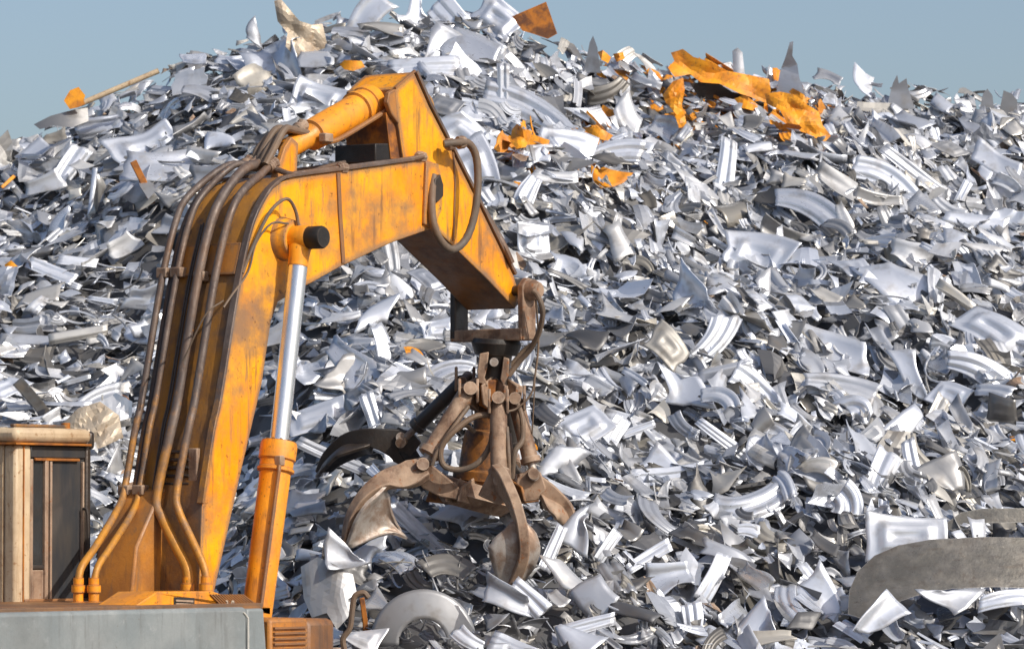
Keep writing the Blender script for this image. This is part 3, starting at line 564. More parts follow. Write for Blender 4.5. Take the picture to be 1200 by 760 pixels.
HL = [  # kind, px, py, len, wid, angle, tx, ty, tone, label, extra
 ('rib', 590, 118, 88, 15, 90, .1, .1, BLUE, 'upright ribbed bar standing right of the top of the stick', dict(arc=0, bend=.1, taper=0, skew=0, twist=0, prof=2)),
 ('stamp', 545, 168, 92, 62, -35, -.1, .6, SILV, 'large smooth pressing with a fold, right of the hose loop', dict(bend=.7)),
 ('crescent', 622, 130, 120, 34, -32, .1, .7, BLUE, 'long arched pressing sweeping down right of the upright ribbed bar', dict(arc=-.9)),
 ('rib', 718, 180, 74, 26, 12, -.1, .5, PALE, 'broad ribbed pressing with bent end, left of the orange torn strip', dict(arc=-.9, prof=2)),
 ('stamp', 662, 175, 70, 44, -20, .1, .5, SILV, 'oval dished pressing below the flat orange scrap', {}),
 ('stamp', 556, 208, 84, 56, -60, -.2, .4, BLUE, 'large pale curved panel just right of the hose loop', dict(crumple=.01)),
 ('rib', 620, 222, 34, 22, 60, .3, .3, PALE, 'short bright folded strip right of the hose loop', {}),
 ('stamp', 626, 282, 40, 34, -80, .3, .2, PALE, 'bright dished square of sheet right of the stick', {}),
 ('rib', 850, 205, 86, 22, 82, .1, .2, PALE, 'bright upright ribbed strip under the orange pile', dict(arc=.2, prof=2)),
 ('stamp', 885, 300, 74, 58, -28, -.1, .5, SILV, 'large ribbed corner pressing in the middle of the right slope', dict(arc=-.5)),
 ('crescent', 950, 244, 86, 30, -28, -.1, .6, BLUE, 'arched pressing with raised corner on the upper right slope', dict(arc=-.9)),
 ('flat', 920, 278, 66, 30, -32, .2, -.2, DULL, 'dull grey smooth sheet beside the ribbed corner pressing', {}),
 ('shard', 822, 355, 74, 36, -25, -.2, .6, PALE, 'bright upswept shard left of centre on the right slope', dict(arc=.7, taper=-.9)),
 ('crescent', 836, 398, 66, 30, 52, .2, .4, SILV, 'upright curved wing-like pressing below the upswept shard', dict(arc=.7)),
 ('channel', 850, 436, 62, 20, 12, 0, -.1, GREY, 'grey straight-edged channel below the wing-like pressing', {}),
 ('crescent', 888, 452, 66, 22, -38, .1, .5, PALE, 'bright ribbed curved strip right of the grey channel', dict(arc=-.6, prof=2)),
 ('flat', 800, 452, 50, 36, -60, -.2, .4, SILV, 'pale triangular offcut left of the grey channel', dict(taper=1.2)),
 ('crescent', 1040, 212, 88, 30, -33, .1, .6, SILV, 'arched ribbed pressing high on the right slope', dict(arc=-1.0, prof=0)),
 ('flat', 1030, 232, 58, 16, -12, .1, 0, DULL, 'dull straight strip under the arched ribbed pressing on the right', {}),
 ('rib', 1070, 200, 90, 14, -38, .2, .5, GREY, 'long grey strip running down the upper right slope', dict(arc=0, bend=.1)),
 ('shard', 1048, 330, 76, 36, -32, -.1, .8, PALE, 'long glossy shard near the right side of the slope', dict(arc=.3)),
 ('flat', 1145, 258, 70, 24, -14, 0, .6, PALE, 'pale flat pressing near the right edge', dict(arc=.3)),
 ('crescent', 1180, 262, 44, 40, 40, -.3, .3, PALE, 'bright rolled pressing at the right edge, upper part', dict(arc=1.2)),
 ('flat', 1168, 190, 60, 26, -30, -.2, .6, SILV, 'silver flat offcut at the upper right edge', {}),
 ('rib', 1128, 226, 32, 12, 60, .1, .2, PALE, 'short bright upright strip near the upper right edge', {}),
 ('stamp', 1165, 388, 84, 50, -35, -.1, .7, SILV, 'broad pale pressing at the right edge, halfway down', {}),
 ('stamp', 1112, 463, 40, 32, -20, -.3, .5, PALE, 'bright white dished square on the right slope', dict(rag=.05, taper=.1)),
 ('crescent', 1145, 432, 72, 26, -25, .1, .6, SILV, 'curved ribbed pressing above the white dished square', dict(arc=-.7)),
 ('rib', 1034, 552, 50, 32, 62, .1, .3, PALE, 'bright ribbed upright piece above the white stamped panel', {}),
 ('rib', 1070, 545, 62, 18, -78, .1, .3, BLUE, 'blue-grey channelled strip right of the bright ribbed upright piece', {}),
 ('flat', 1108, 555, 44, 36, -50, -.1, .4, DULL, 'dull brownish square offcut right of the channelled strip', {}),
 ('flat', 1058, 500, 60, 28, 48, .2, .5, PALE, 'bright folded sheet above the channelled strip', {}),
 ('shard', 1068, 440, 66, 24, -68, -.3, .3, SILV, 'pointed upright grey shard, centre of the right slope', dict(taper=-1.)),
 ('flat', 975, 410, 88, 44, -18, -.1, .7, SILV, 'broad pale flat sheet, centre of the right slope', {}),
 ('crescent', 985, 455, 84, 30, -14, 0, .6, GREY, 'grey arched pressing under the broad pale flat sheet', dict(arc=-.7)),
 ('crescent', 1008, 482, 34, 26, -30, -.2, .3, PALE, 'small round ribbed pressing under the grey arched pressing', dict(arc=-1.8)),
 ('rib', 1096, 488, 50, 20, 60, .2, .3, WARM, 'warm tinted ribbed offcut left of the white dished square', {}),
 ('halfpipe', 892, 494, 30, 28, 40, -.2, .3, DULL, 'small dull dished lid left of the round ribbed pressing', {}),
 ('crescent', 992, 590, 34, 38, -80, .1, .3, BLUE, 'blue-grey arched piece left of the bright ribbed upright piece', dict(arc=-1.2)),
 ('crescent', 880, 590, 100, 38, 18, .1, .7, BLUE, 'broad blue-grey curved pressing right of the grab, like a corner of a frame', dict(arc=1.4, prof=2)),
 ('shard', 785, 548, 60, 24, -28, -.1, .5, SILV, 'pointed silver shard above the long silver strip', dict(taper=-1.)),
 ('rib', 780, 556, 90, 18, 6, 0, .5, SILV, 'long silver strip right of the grab', dict(arc=.3)),
 ('flat', 656, 540, 46, 34, 50, .2, .3, GREY, 'grey curved sheet just right of the grab ram', {}),
 ('rib', 748, 503, 42, 10, 20, 0, .3, PALE, 'small bright flat bar right of the grab', dict(arc=0, bend=0)),
 ('rib', 720, 508, 46, 20, 62, .2, .3, PALE, 'upright bright ribbed strip right of the grab', {}),
 ('stamp', 684, 500, 60, 40, 28, -.1, .6, PALE, 'white rounded panel right of the grab hoses', {}),
 ('rib', 850, 517, 80, 12, -38, .1, .4, PALE, 'narrow straight bright strip pointing down right', dict(arc=0, bend=0, prof=1)),
 ('flat', 698, 700, 48, 42, -50, -.2, .4, GREY, 'smooth grey square sheet at the bottom, right of the grab', dict(rag=.05, taper=0)),
 ('rib', 690, 732, 62, 16, 14, 0, .4, PALE, 'bright ribbed angle at the bottom, under the smooth grey square sheet', dict(arc=0, bend=0, prof=2)),
 ('rib', 620, 700, 50, 24, -42, 0, .4, PALE, 'bright crinkled strip below the front claw', {}),
 ('rib', 648, 642, 56, 16, 66, .2, .3, PALE, 'bright upright channel piece right of the front claw', dict(arc=0, prof=2)),
 ('rib', 712, 640, 44, 14, 55, .2, .3, GREY, 'grey upright channel piece right of the grab', {}),
 ('flat', 785, 678, 52, 30, 5, 0, .6, BLUE, 'smooth blue-grey offcut at the bottom, centre right', {}),
 ('rib', 836, 676, 60, 20, 62, .1, .3, PALE, 'bright ribbed upright strip at the bottom, centre right', {}),
 ('rib', 812, 728, 44, 22, -85, .1, .3, SILV, 'upright ribbed offcut at the bottom edge', {}),
 ('flat', 890, 735, 52, 40, 70, -.1, .4, SILV, 'pale sheet standing at the bottom edge, right part', {}),
 ('flat', 850, 650, 56, 22, -28, -.1, .6, GREY, 'grey pointed offcut above the bright ribbed upright strip', {}),
 ('rib', 760, 652, 60, 14, 30, 0, .5, PALE, 'bright flat ribbed strip, bottom centre right', {}),
 ('flat', 965, 700, 60, 34, -50, 0, .5, SILV, 'silver offcut left of the end of the long dull curved sheet', {}),
 ('channel', 92, 392, 70, 14, 10, 0, .5, WARM, 'straight ribbed profile lying left of the boom', dict(bend=0, arc=0)),
 ('flat', 46, 398, 92, 12, -3, 0, .5, GREY, 'long flat grey strip at the left edge', dict(arc=0, bend=0, rag=.05, taper=0)),
 ('rib', 60, 318, 60, 14, -22, 0, .6, PALE, 'pale straight flange left of the boom top', dict(arc=0)),
 ('halfpipe', 30, 298, 64, 18, 10, 0, .2, DARK, 'dark curled sheet at the left edge', {}),
 ('rib', 110, 475, 70, 26, 30, .1, .5, GREY, 'grey bent channel above the beige sheet', dict(arc=-1.)),
 ('stamp', 172, 173, 80, 50, 18, 0, .5, SILV, 'silver pressing with an oblong cut, left of the boom hoses', {}),
 ('flat', 40, 180, 40, 26, 40, -.3, .6, PALE, 'bright white square offcut near the left edge', dict(rag=.04, taper=0, skew=0, crumple=.003)),
 ('rib', 82, 194, 52, 24, 58, .2, .3, PALE, 'bright ribbed curved strip near the left edge', {}),
 ('sliver', 108, 226, 60, 5, 84, .2, .2, PALE, 'thin bright upright strip near the left edge', dict(arc=.1, bend=.1)),
 ('rib', 118, 148, 60, 22, 8, 0, .3, BLUE, 'blue-grey band under the pole on the left', dict(arc=.4)),
 ('flat', 190, 196, 90, 34, 0, .1, .8, BLUE, 'broad blue-grey sheet left of the boom hoses', {}),
 ('flat', 320, 72, 44, 60, -60, -.2, .5, SILV, 'large silver pressing left of the beige torn sheet', dict(arc=-.5)),
 ('flat', 298, 40, 24, 18, 70, .3, .1, GREY, 'small grey upright square under the skyline left of the beige sheet', {}),
 ('stamp', 372, 115, 64, 40, -5, 0, .6, SILV, 'broad smooth stamped panel behind the stick ram', {}),
 ('flat', 430, 20, 62, 30, 48, -.3, .3, PALE, 'bright white upright sheet on the skyline, left of the summit', dict(taper=.6)),
 ('shard', 490, 22, 56, 34, 75, .2, .2, PALE, 'bright white torn fin on the skyline near the summit', dict(taper=-.8)),
 ('rib', 526, 18, 44, 32, -50, -.1, .3, PALE, 'bright folded box-like pressing at the summit', {}),
 ('stamp', 583, 22, 54, 46, -40, -.2, .4, SILV, 'silver pressing with a ridge at the summit, left of the rusty plate', {}),
 ('flat', 520, 62, 60, 44, 45, .3, .6, GREY, 'grey curled triangular sheet under the summit', dict(bend=.9)),
 ('rib', 498, 78, 84, 18, 2, 0, .8, PALE, 'long white strip above the top of the stick', {}),
 ('flat', 552, 62, 66, 44, -20, -.1, .7, BLUE, 'wide pale blue sheet under the summit', {}),
 ('stamp', 372, 488, 74, 30, 18, -.1, .5, SILV, 'shallow rectangular tray between boom ram and grab', dict(rag=.02, taper=0, skew=.1, crumple=.004, bend=.1)),
 ('flat', 412, 430, 74, 40, -60, -.1, .5, BLUE, 'large blue-grey sheet between boom ram and grab', dict(taper=.5)),
 ('flat', 448, 410, 62, 18, -80, .1, .3, PALE, 'bright upright strip between boom ram and grab', dict(rag=.1)),
 ('flat', 400, 440, 44, 44, -10, .3, .2, DULL, 'dull brownish triangular sheet beside the chrome rod', dict(taper=.9)),
 ('halfpipe', 482, 444, 30, 34, 10, -.2, .3, DULL, 'dull bronze rounded dish left of the grab', {}),
 ('rib', 436, 484, 50, 18, -72, .1, .4, BLUE, 'blue-grey ribbed upright strip left of the grab', {}),
 ('crescent', 526, 436, 58, 22, 20, 0, .5, BLUE, 'blue-grey arched pressing behind the top of the grab', dict(arc=-1.3)),
 ('stamp', 516, 386, 44, 24, 4, 0, .4, PALE, 'bright smooth tray left of the yoke', {}),
 ('flat', 440, 368, 44, 24, 25, 0, .7, PALE, 'bright flat sheet below the boom', {}),
 ('rib', 490, 620, 100, 16, -42, .1, .5, SILV, 'silver channel lying below the left claw', dict(arc=0)),
 ('flat', 1030, 722, 60, 26, 30, .1, .3, SILV, 'silver offcut overlapping the lower left end of the long dull curved sheet', dict(lift=.75)),
 ('shard', 1112, 700, 56, 26, -20, .1, .5, GREY, 'grey pointed offcut under the middle of the long dull curved sheet', dict(lift=.8)),
 ('rib', 1176, 702, 60, 18, 8, .0, .5, PALE, 'bright ribbed strip under the right end of the long dull curved sheet', dict(lift=.8)),
 ('shard', 404, 652, 52, 26, -14, .1, .4, GREY, 'grey pointed sheet covering the tip of the left claw', dict(lift=.95)),
 ('flat', 436, 644, 40, 22, 34, -.1, .4, SILV, 'silver offcut leaning against the tip of the left claw', dict(lift=.4)),
 ('flat', 594, 700, 56, 26, -24, .0, .4, GREY, 'grey flat sheet covering the tip of the front claw', dict(lift=.9)),
 ('shard', 676, 618, 48, 30, 58, .2, .3, GREY, 'grey upright shard hiding the tip of the right claw', dict(lift=.7)),
 ('rib', 390, 535, 92, 14, -24, .1, .5, GREY, 'long grey strip between boom ram and the left claw', dict(arc=.0)),
]
for kd, px, py, lp, wp, an, tx, ty, tn, lb, ex in HL: hero(kd, px, py, lp, wp, an, tx, ty, tn, ex.pop('lift', .16), label=lb, **ex)
n_h = len(HL) + 32

# the other large pieces, spread over the slope in view
LM = [('the orange sheets', 880, 110), ('the hose loop', 560, 220), ('the grab', 560, 520), ('the long dull curved sheet', 1090, 665), ('the skyline pole', 140, 105),
      ('the torn beige sheet', 355, 50), ('the cab', 55, 600), ('the rusty square plate', 628, 25), ('the boom', 215, 400), ('the arched grey band', 496, 715), ('the yoke', 590, 370),
      ('the ribbed corner pressing', 885, 300), ('the white dished square', 1112, 463), ('the upswept shard', 822, 355), ('the blue-grey frame corner', 880, 590), ('the boom ram', 320, 560),
      ('the horned skyline shard', 1055, 95), ('the broad pale flat sheet', 975, 410), ('the arched ribbed pressing', 1040, 212), ('the bright ribbed angle', 690, 732), ('the stick', 560, 280), ('the upright ribbed bar', 590, 118)]
feat = []; tries = 0; rf = np.random.default_rng(77)
NF = 300 - n_h
pts_ = []
while len(pts_) < NF and tries < 30000:
    tries += 1
    px = rf.uniform(-12, 1212); py = rf.uniform(30, 765)
    sx_ = np.interp(px, [p for p, _ in SK], [q for _, q in SK])
    if py < sx_ + 4: continue
    if px < 110 and py > 500: continue
    if 770 < px < 985 and abs(py - (78 + (px - 780) * .42)) < 34: continue
    if 110 < px < 300 and py > 330 + (300 - px) * .2: continue
    if px < 400 and py > 720: continue
    if 300 < px < 500 and 190 < py < 290: continue
    if any((px - a) ** 2 + (py - b) ** 2 < (max(30, c * .75)) ** 2 for a, b, c in TAKEN): continue
    md = 46 if py > 200 else 36
    if any((px - a) ** 2 + (py - b) ** 2 < md ** 2 for a, b in pts_): 
        if tries < 20000 or any((px - a) ** 2 + (py - b) ** 2 < 28 ** 2 for a, b in pts_): continue
    pts_.append((px, py))
for px, py in pts_:
    p = hit(px, py); x, y = p.x, p.y; hz = float(H(np.array(x), np.array(y)))
    kind = rf.choice(KS[:9], p=[.26, .15, .21, .17, .03, .05, .08, .03, .02])
    L = rf.uniform(.32, .56); Wd = L * dict(flat=rf.uniform(.35, .65), shard=rf.uniform(.35, .6), crescent=rf.uniform(.28, .45), rib=rf.uniform(.2, .45), channel=rf.uniform(.15, .25), angle=rf.uniform(.25, .45), stamp=rf.uniform(.55, .8), halfpipe=rf.uniform(.35, .5), crumpled=rf.uniform(.5, .8))[kind]
    g_ = dict(flat=(10, 6), shard=(10, 6), crescent=(16, 16), rib=(8, 16), channel=(6, 14), angle=(6, 7), stamp=(18, 18), halfpipe=(10, 9), crumpled=(14, 10))[kind]
    V, q, rim = piece(kind, L, Wd, rf, *g_, th=.007)
    fr = orient(rf, x, y, .75); n = Hn(np.array(x), np.array(y)); P = np.array([x, y, hz]) + n * rf.uniform(.02, .13)
    tn = rnd_tone(rf, x, y)
    tw = 'dark' if tn[0] < .36 else ('brownish' if tn[1] > .55 else ('mid grey' if tn[0] < .64 else ('pale grey' if tn[0] < .84 else 'bright silver')))
    d2 = sorted(((px - a) ** 2 + (py - b) ** 2, nm, a, b) for nm, a, b in LM)[0]
    dx, dy = px - d2[2], py - d2[3]
    rel = ('left of' if dx < 0 else 'right of') if abs(dx) > abs(dy) * 1.2 else ('above' if dy < 0 else 'below')
    rel = ('just ' if d2[0] < 75 ** 2 else 'well ') + rel
    feat.append((f'{tw} {WORD[kind]}', f'{rel} {d2[1]}', px, py, kind, V, q, rim, P, fr, tn))
from collections import defaultdict
dd = defaultdict(list)
for i, f in enumerate(feat): dd[(f[0], f[1])].append(i)
lab = {}
ORD = ['first', 'second', 'third', 'fourth', 'fifth', 'sixth', 'seventh']
for (a, b), ids in dd.items():
    ids.sort(key=lambda i: feat[i][2])
    for k, i in enumerate(ids):
        if len(ids) == 1: lab[i] = f'{a} {b}'
        elif len(ids) == 2: lab[i] = f"{'left' if k == 0 else 'right'} of two {a}s {b}"
        else: lab[i] = f'{ORD[k]} of {len(ids)} {a}s {b}'
for i, f in enumerate(feat):
    solid(NAMES[f[4]], f[5], f[6], f[7], f[8], f[9], f[10], M['metal'], lab[i], group='large offcuts lying on the scrap heap')
print('features', len(feat), 'tries', tries)

# ------------------------------------------------------------ the machine
TH = R(35); FW = Vector((math.sin(TH), math.cos(TH), 0)); LF = Vector((-math.cos(TH), math.sin(TH), 0))
ORG = G(190, 700, 40.0); ORG.z = 0
ex = empty('excavator', ORG, R(90) - TH)
tag(ex, 'worn orange scrap-handling excavator with cream cab and grey engine housing in front of the heap', 'excavator')
def P(px, py, y=0.):                     # local point on the machine's vertical plane at offset y (left positive)
    r = ray(px, py); o = CAM - ORG; k = (y - o.dot(LF)) / r.dot(LF); q = o + r * k
    return Vector((q.dot(FW), y, q.z))
def PL(pts, y): return [P(a, b, y) for a, b in pts]
BW = .385
# boom
fold = [(233, 704), (237, 590), (250, 505), (258, 468), (274, 368), (284, 312), (296, 262), (312, 229), (326, 214), (344, 207)]
top = fold + [(420, 197), (500, 186), (512, 192), (517, 214), (516, 246), (506, 268)]
under = [(460, 284), (400, 312), (366, 331), (344, 342), (326, 354), (318, 376), (307, 450), (281, 560), (249, 704)]
side = PL(top + under, -BW)
boom = MB().poly_prism(side, Vector((0, 2 * BW, 0))).build('boom', M['orange'], ex, bevel=.012)
boom.data.materials.append(M['orange_grimy_shade'])
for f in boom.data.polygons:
    if f.normal.x < -.2 or f.normal.z > .5: f.material_index = 1  # rear and top faces: grime plus painted-in pipe shade
# weld strips along the side plate edges
def offset_path(pts, y, out):            # rear/top surface path at lateral y, raised by out
    q = PL(pts, -BW); res = []
    for i, p in enumerate(q):
        t = (q[min(i + 1, len(q) - 1)] - q[max(i - 1, 0)]).normalized(); n = Vector((-t.z, 0, t.x))
        res.append(Vector((p.x, y, p.z)) + n * out)
    return res
for yy in (-BW + .01, BW - .01):
    MB().sweep(catmull(offset_path(fold[1:] + [(420, 197), (498, 186)], yy, .012), 3), (0, 1, 0), lambda u: .07, lambda u: .03).build('edge_strip', M['pipe'], boom, bevel=.006)
# cross plate welded on the rear face near the knee
q = offset_path([(282, 322), (290, 285)], 0, .012)
MB().sweep(q, (0, 1, 0), lambda u: 2 * BW - .1, lambda u: .03).build('patch_plate', M['orange_dull'], boom, bevel=.006)
# stiffener seam near the head of the boom
MB().sweep(PL([(396, 203), (398, 250), (402, 308)], -BW - .004), (1, 0, 0), lambda u: .05, lambda u: .02).build('weld_seam', M['orange_dull'], boom)
MB().poly_prism(PL([(500, 190), (514, 192), (519, 214), (518, 246), (508, 268), (497, 262)], -BW - .03), Vector((0, .03, 0))).build('head_plate', M['orange'], boom, bevel=.008)
MB().poly_prism(PL([(510, 210), (516, 204), (520, 216), (520, 230), (512, 238), (508, 228)], -BW - .07), Vector((0, .05, 0))).build('pin_cap', M['brown_dark'], boom, bevel=.01)
# wider foot of the boom on the deck
MB().poly_prism(PL([(152, 720), (160, 640), (188, 575), (214, 560), (236, 600), (236, 720)], .05), Vector((0, .44, 0))).build('boom_foot', M['orange_dull'], boom, bevel=.02)
# cylinder pin through the boom
pa, pb = P(351, 279, -.56), P(351, 279, -.56); pa.y = -.70; pb.y = .76
MB().cyl(pa + Vector((0, -.06, 0)), pb, .075, 24).build('ram_pin', M['brown_dark'], ex)
for y0 in (-.80, .66):
    MB().lathe((pa.x, y0 - .03, pa.z), (pa.x, y0 + .17, pa.z), [(0, .09), (.1, .102), (.9, .102), (1, .09)], 24).build('pin_end', M['black'], ex)
MB().lathe((pa.x, -BW - .12, pa.z), (pa.x, -BW, pa.z), [(0, .16), (1, .2)], 24).build('pin_boss', M['orange'], ex)
# boom rams on both sides
for sgn in (-1, 1):
    yy = sgn * .58
    t0 = P(351, 279, -.56); b0 = P(327, 520, -.58); e0 = P(302, 712, -.58)
    for v in (t0, b0, e0): v.y = yy
    ax = (e0 - b0).normalized()
    cyl_ = MB().lathe(b0 - ax * .02, e0 + ax * .3, [(0, .155), (.02, .165), (.09, .165), (.095, .15), (.13, .15), (.135, .165), (.15, .165), (.155, .138), (.20, .138), (.97, .132), (1, .12)], 28).build('boom_ram', M['orange_clean'], ex)
    MB().cyl(t0 + ax * .12, b0 + ax * .1, .085, 28).build('rod', M['chrome'], cyl_)
    MB().lathe(t0 + ax * .02, t0 + ax * .26, [(0, .08), (.3, .10), (.7, .09), (1, .088)], 24).build('rod_end', M['orange_clean'], cyl_)
    MB().lathe(Vector((t0.x, yy - .1, t0.z)), Vector((t0.x, yy + .1, t0.z)), [(0, .10), (.1, .112), (.9, .112), (1, .10)], 24).build('rod_eye', M['orange_clean'], cyl_)
    bl = MB()
    xa = ax.orthogonal().normalized(); ya = ax.cross(xa)
    for k in range(12):
        a = k * math.pi / 6; c = b0 - ax * .03 + (xa * math.cos(a) + ya * math.sin(a)) * .135; bl.cyl(c, c + ax * .03, .015, 6)
    bl.build('gland_bolts', M['brown_dark'], cyl_)
    side_ = Vector((-.11, -.12 * (1 if sgn < 0 else -1), 0))
    MB().tube([b0 + ax * .16 + side_ * .75, b0 + ax * .22 + side_ * 1.1, b0 + ax * .4 + side_ * 1.1, e0 + side_ * 1.05], .018, 8).build('ram_pipe', M['orange_dull'], cyl_)
    MB().box(b0 + ax * .15 + side_ * .9, (.07, .07, .09)).build('port_block', M['brown'], cyl_, bevel=.01)
# hard pipes up the rear face of the boom
lo = [(236, 600), (250, 505), (258, 468), (274, 368), (284, 312), (296, 262), (310, 232), (324, 216), (340, 208)]
def pipe(y, foot, rad, out, endpts=None, trim=None):
    q = offset_path(lo[1:] if trim is None else lo[1:trim], y, out)
    pts = foot + q
    if endpts: pts += endpts
    return MB().tube(pts, rad, 12, 5).build('hydraulic_pipe', M['pipe'], ex)
def onface(px, py, out=.08):
    fx = float(np.interp(-py, [-q for _, q in fold[:6]], [p for p, _ in fold[:6]])); q = P(fx, py, -BW); x = q.x - out
    def pr(y): return proj(ORG + FW * x + LF * y + Vector((0, 0, q.z)))[0]
    a, b = pr(0), pr(1); return Vector((x, (px - a) / (b - a), q.z))
clampP = [P(300, 190, .2), P(316, 196, .05)]
def atY(px, py, y): return P(px, py, y)
pipe(.44, [atY(92, 702, .12), atY(94, 668, .12), atY(112, 640, .2), atY(138, 596, .36), atY(146, 572, .44)], .033, .07, [P(262, 196, .30), P(290, 192, .22)], 7)
pipe(.28, [atY(110, 702, .0), atY(113, 668, .0), atY(130, 640, .06), atY(155, 600, .22), atY(164, 572, .29)], .030, .07, [P(272, 195, .2), P(296, 193, .15)], 7)
pipe(.02, [onface(219, 700), onface(219, 668), onface(206, 640), onface(190, 606), onface(184, 582)], .045, .08, [P(284, 200, .02), P(302, 192, .02)], 7)
pipe(-.17, [onface(240, 700), onface(239, 668), onface(224, 632), onface(209, 598), onface(207, 574)], .036, .08, [P(306, 204, -.12), P(316, 194, -.1)], 7)
# thin lines between the pipes
for y_, o_ in ((.36, .03), (.17, .03), (.12, .06)):
    MB().tube(offset_path(lo[:6], y_, o_), .010, 6, 4).build('thin_line', M['brown_dark'], ex)
# hoses over the knee to the stick ram
for k, (p_, e_) in enumerate(((.20, (346, 158)), (.10, (352, 152)), (.0, (356, 150)), (-.1, (360, 156)))):
    MB().tube([P(296 + 5 * k, 193, p_), P(302 + 6 * k, 176, p_), P(318 + 5 * k, 158 - (k % 2) * 6, p_ * .8), P(334 + 3 * k, 152, p_ * .6), P(e_[0], e_[1], p_ * .4)], .034, 10, 5).build('hose', M['hose'], ex)
for px, py, y_ in ((290, 192, .24), (300, 193, .12), (308, 193, .02), (318, 194, -.1), (346, 155, .08), (352, 150, 0)):
    c = P(px, py, y_); MB().lathe(c - Vector((.05, 0, .02)), c + Vector((.06, 0, .04)), [(0, .05), (.2, .065), (.5, .05), (.8, .065), (1, .05)], 10).build('hose_clamp', M['brown'], ex)
# pipe clamps on the rear face
for (fx, fy), ys in (((284, 318), (.44, .28)), ((284, 324), (.02,)), ((240, 575), (.44, .28))):
    q = offset_path([(fx - 1, fy + 10), (fx, fy), (fx + 1, fy - 10)], 0, .07)[1]
    for y_ in ys: MB().box((q.x, y_, q.z), (.10, .12, .09)).build('pipe_clamp', M['brown'], ex, bevel=.012)
    if len(ys) > 1: MB().box((q.x + .03, (ys[0] + ys[-1]) / 2, q.z), (.05, ys[0] - ys[-1], .06)).build('clamp_bar', M['brown'], ex, bevel=.008)
q = offset_path([(243, 570), (245, 548), (247, 526)], 0, .02)[1]
mf = MB().box((q.x, -.235, q.z), (.05, .10, .34)).build('manifold', M['brown'], ex, bevel=.01)
for k in range(5): MB().cyl((q.x - .02, -.2, q.z - .14 + .07 * k), (q.x - .02, .1, q.z - .14 + .07 * k), .016, 8).build('manifold_tube', M['brown_dark'], mf)
# pipe along the top of the boom towards the stick
MB().tube([P(318, 196, -.1), P(340, 204, -.3), P(352, 203, -.34), P(400, 197, -.35), P(440, 192, -.36), P(478, 187, -.38), P(496, 183, -.42)], .026, 10, 4).build('hydraulic_pipe', M['pipe'], ex)
for px, py in ((401, 197), (493, 184)):
    c = P(px, py, -.36); MB().lathe(c - Vector((.06, 0, 0)), c + Vector((.06, 0, 0)), [(0, .03), (.2, .055), (.8, .055), (1, .03)], 8).build('pipe_joint', M['brown'], ex)
# whip hose at the ram pin
MB().tube([P(284, 320, -BW - .02), P(300, 280, -BW - .05), P(318, 246, -BW - .1), P(336, 233, -BW - .14), P(346, 246, -BW - .15), P(350, 266, -BW - .15)], .016, 8, 5).build('whip_hose', M['hose'], ex)
MB().tube([P(262, 360, -BW - .01), P(272, 345, -BW - .02), P(291, 318, -BW - .02), P(300, 285, -BW - .03), P(318, 262, -BW - .08), P(338, 262, -BW - .14)], .010, 6, 5).build('whip_hose', M['hose'], ex)
MB().tube([P(214, 424, -.1), P(240, 370, -.3), P(262, 352, -BW - .02)], .008, 6, 5).build('wire', M['hose'], ex)
# lug and stick ram
MB().poly_prism(PL([(322, 210), (334, 172), (342, 160), (350, 168), (348, 208)], -.15), Vector((0, .06, 0))).build('ram_lug', M['orange'], ex, bevel=.01)
MB().poly_prism(PL([(322, 210), (334, 172), (342, 160), (350, 168), (348, 208)], .09), Vector((0, .06, 0))).build('ram_lug', M['orange'], ex, bevel=.01)
a0 = P(334, 176, 0); a1 = P(437, 118, 0); ax = (a1 - a0).normalized()
sr = MB().lathe(a0, a1, [(0, .08), (.03, .095), (.26, .095), (.29, .12), (.295, .145), (.80, .150), (.805, .172), (.84, .172), (.845, .16), (.90, .16), (.905, .172), (.97, .172), (1, .15)], 28).build('stick_ram', M['orange_clean'], ex)
MB().tube([a0 + ax * .38 + Vector((0, -.14, -.05)), a0 + ax * .55 + Vector((0, -.17, -.10)), a0 + ax * .8 + Vector((0, -.17, -.11)), a1 + Vector((-.08, -.19, -.12)), a1 + Vector((.06, -.19, -.04))], .024, 8, 4).build('ram_pipe', M['orange_dull'], sr)
MB().box(a0 + ax * .42 + Vector((0, -.17, -.03)), (.12, .08, .08)).build('port_block', M['brown'], sr, bevel=.01)
MB().tube([P(352, 205, .1), P(380, 196, .12), P(415, 188, .12)], .022, 8, 4).build('hydraulic_pipe', M['pipe'], ex)
# stick
SW = .285
sp_ = [(485, 84), (503, 124), (528, 172), (560, 236), (602, 322), (609, 345), (604, 362), (572, 328), (535, 292), (500, 258), (484, 236), (473, 187), (466, 140), (463, 104)]
stick = MB().poly_prism(PL(sp_, -SW), Vector((0, 2 * SW, 0))).build('stick', M['orange'], ex, bevel=.012)
M['stick_under'] = worn('dark brown orange paint', (.30, .13, .04), (.16, .075, .035), (.12, .08, .055), (.12, .08, .05), dust_amt=.8)
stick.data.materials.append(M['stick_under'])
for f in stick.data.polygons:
    if f.normal.x < -.2 and f.normal.z < .3: f.material_index = 1  # rear and lower faces take the darker brown
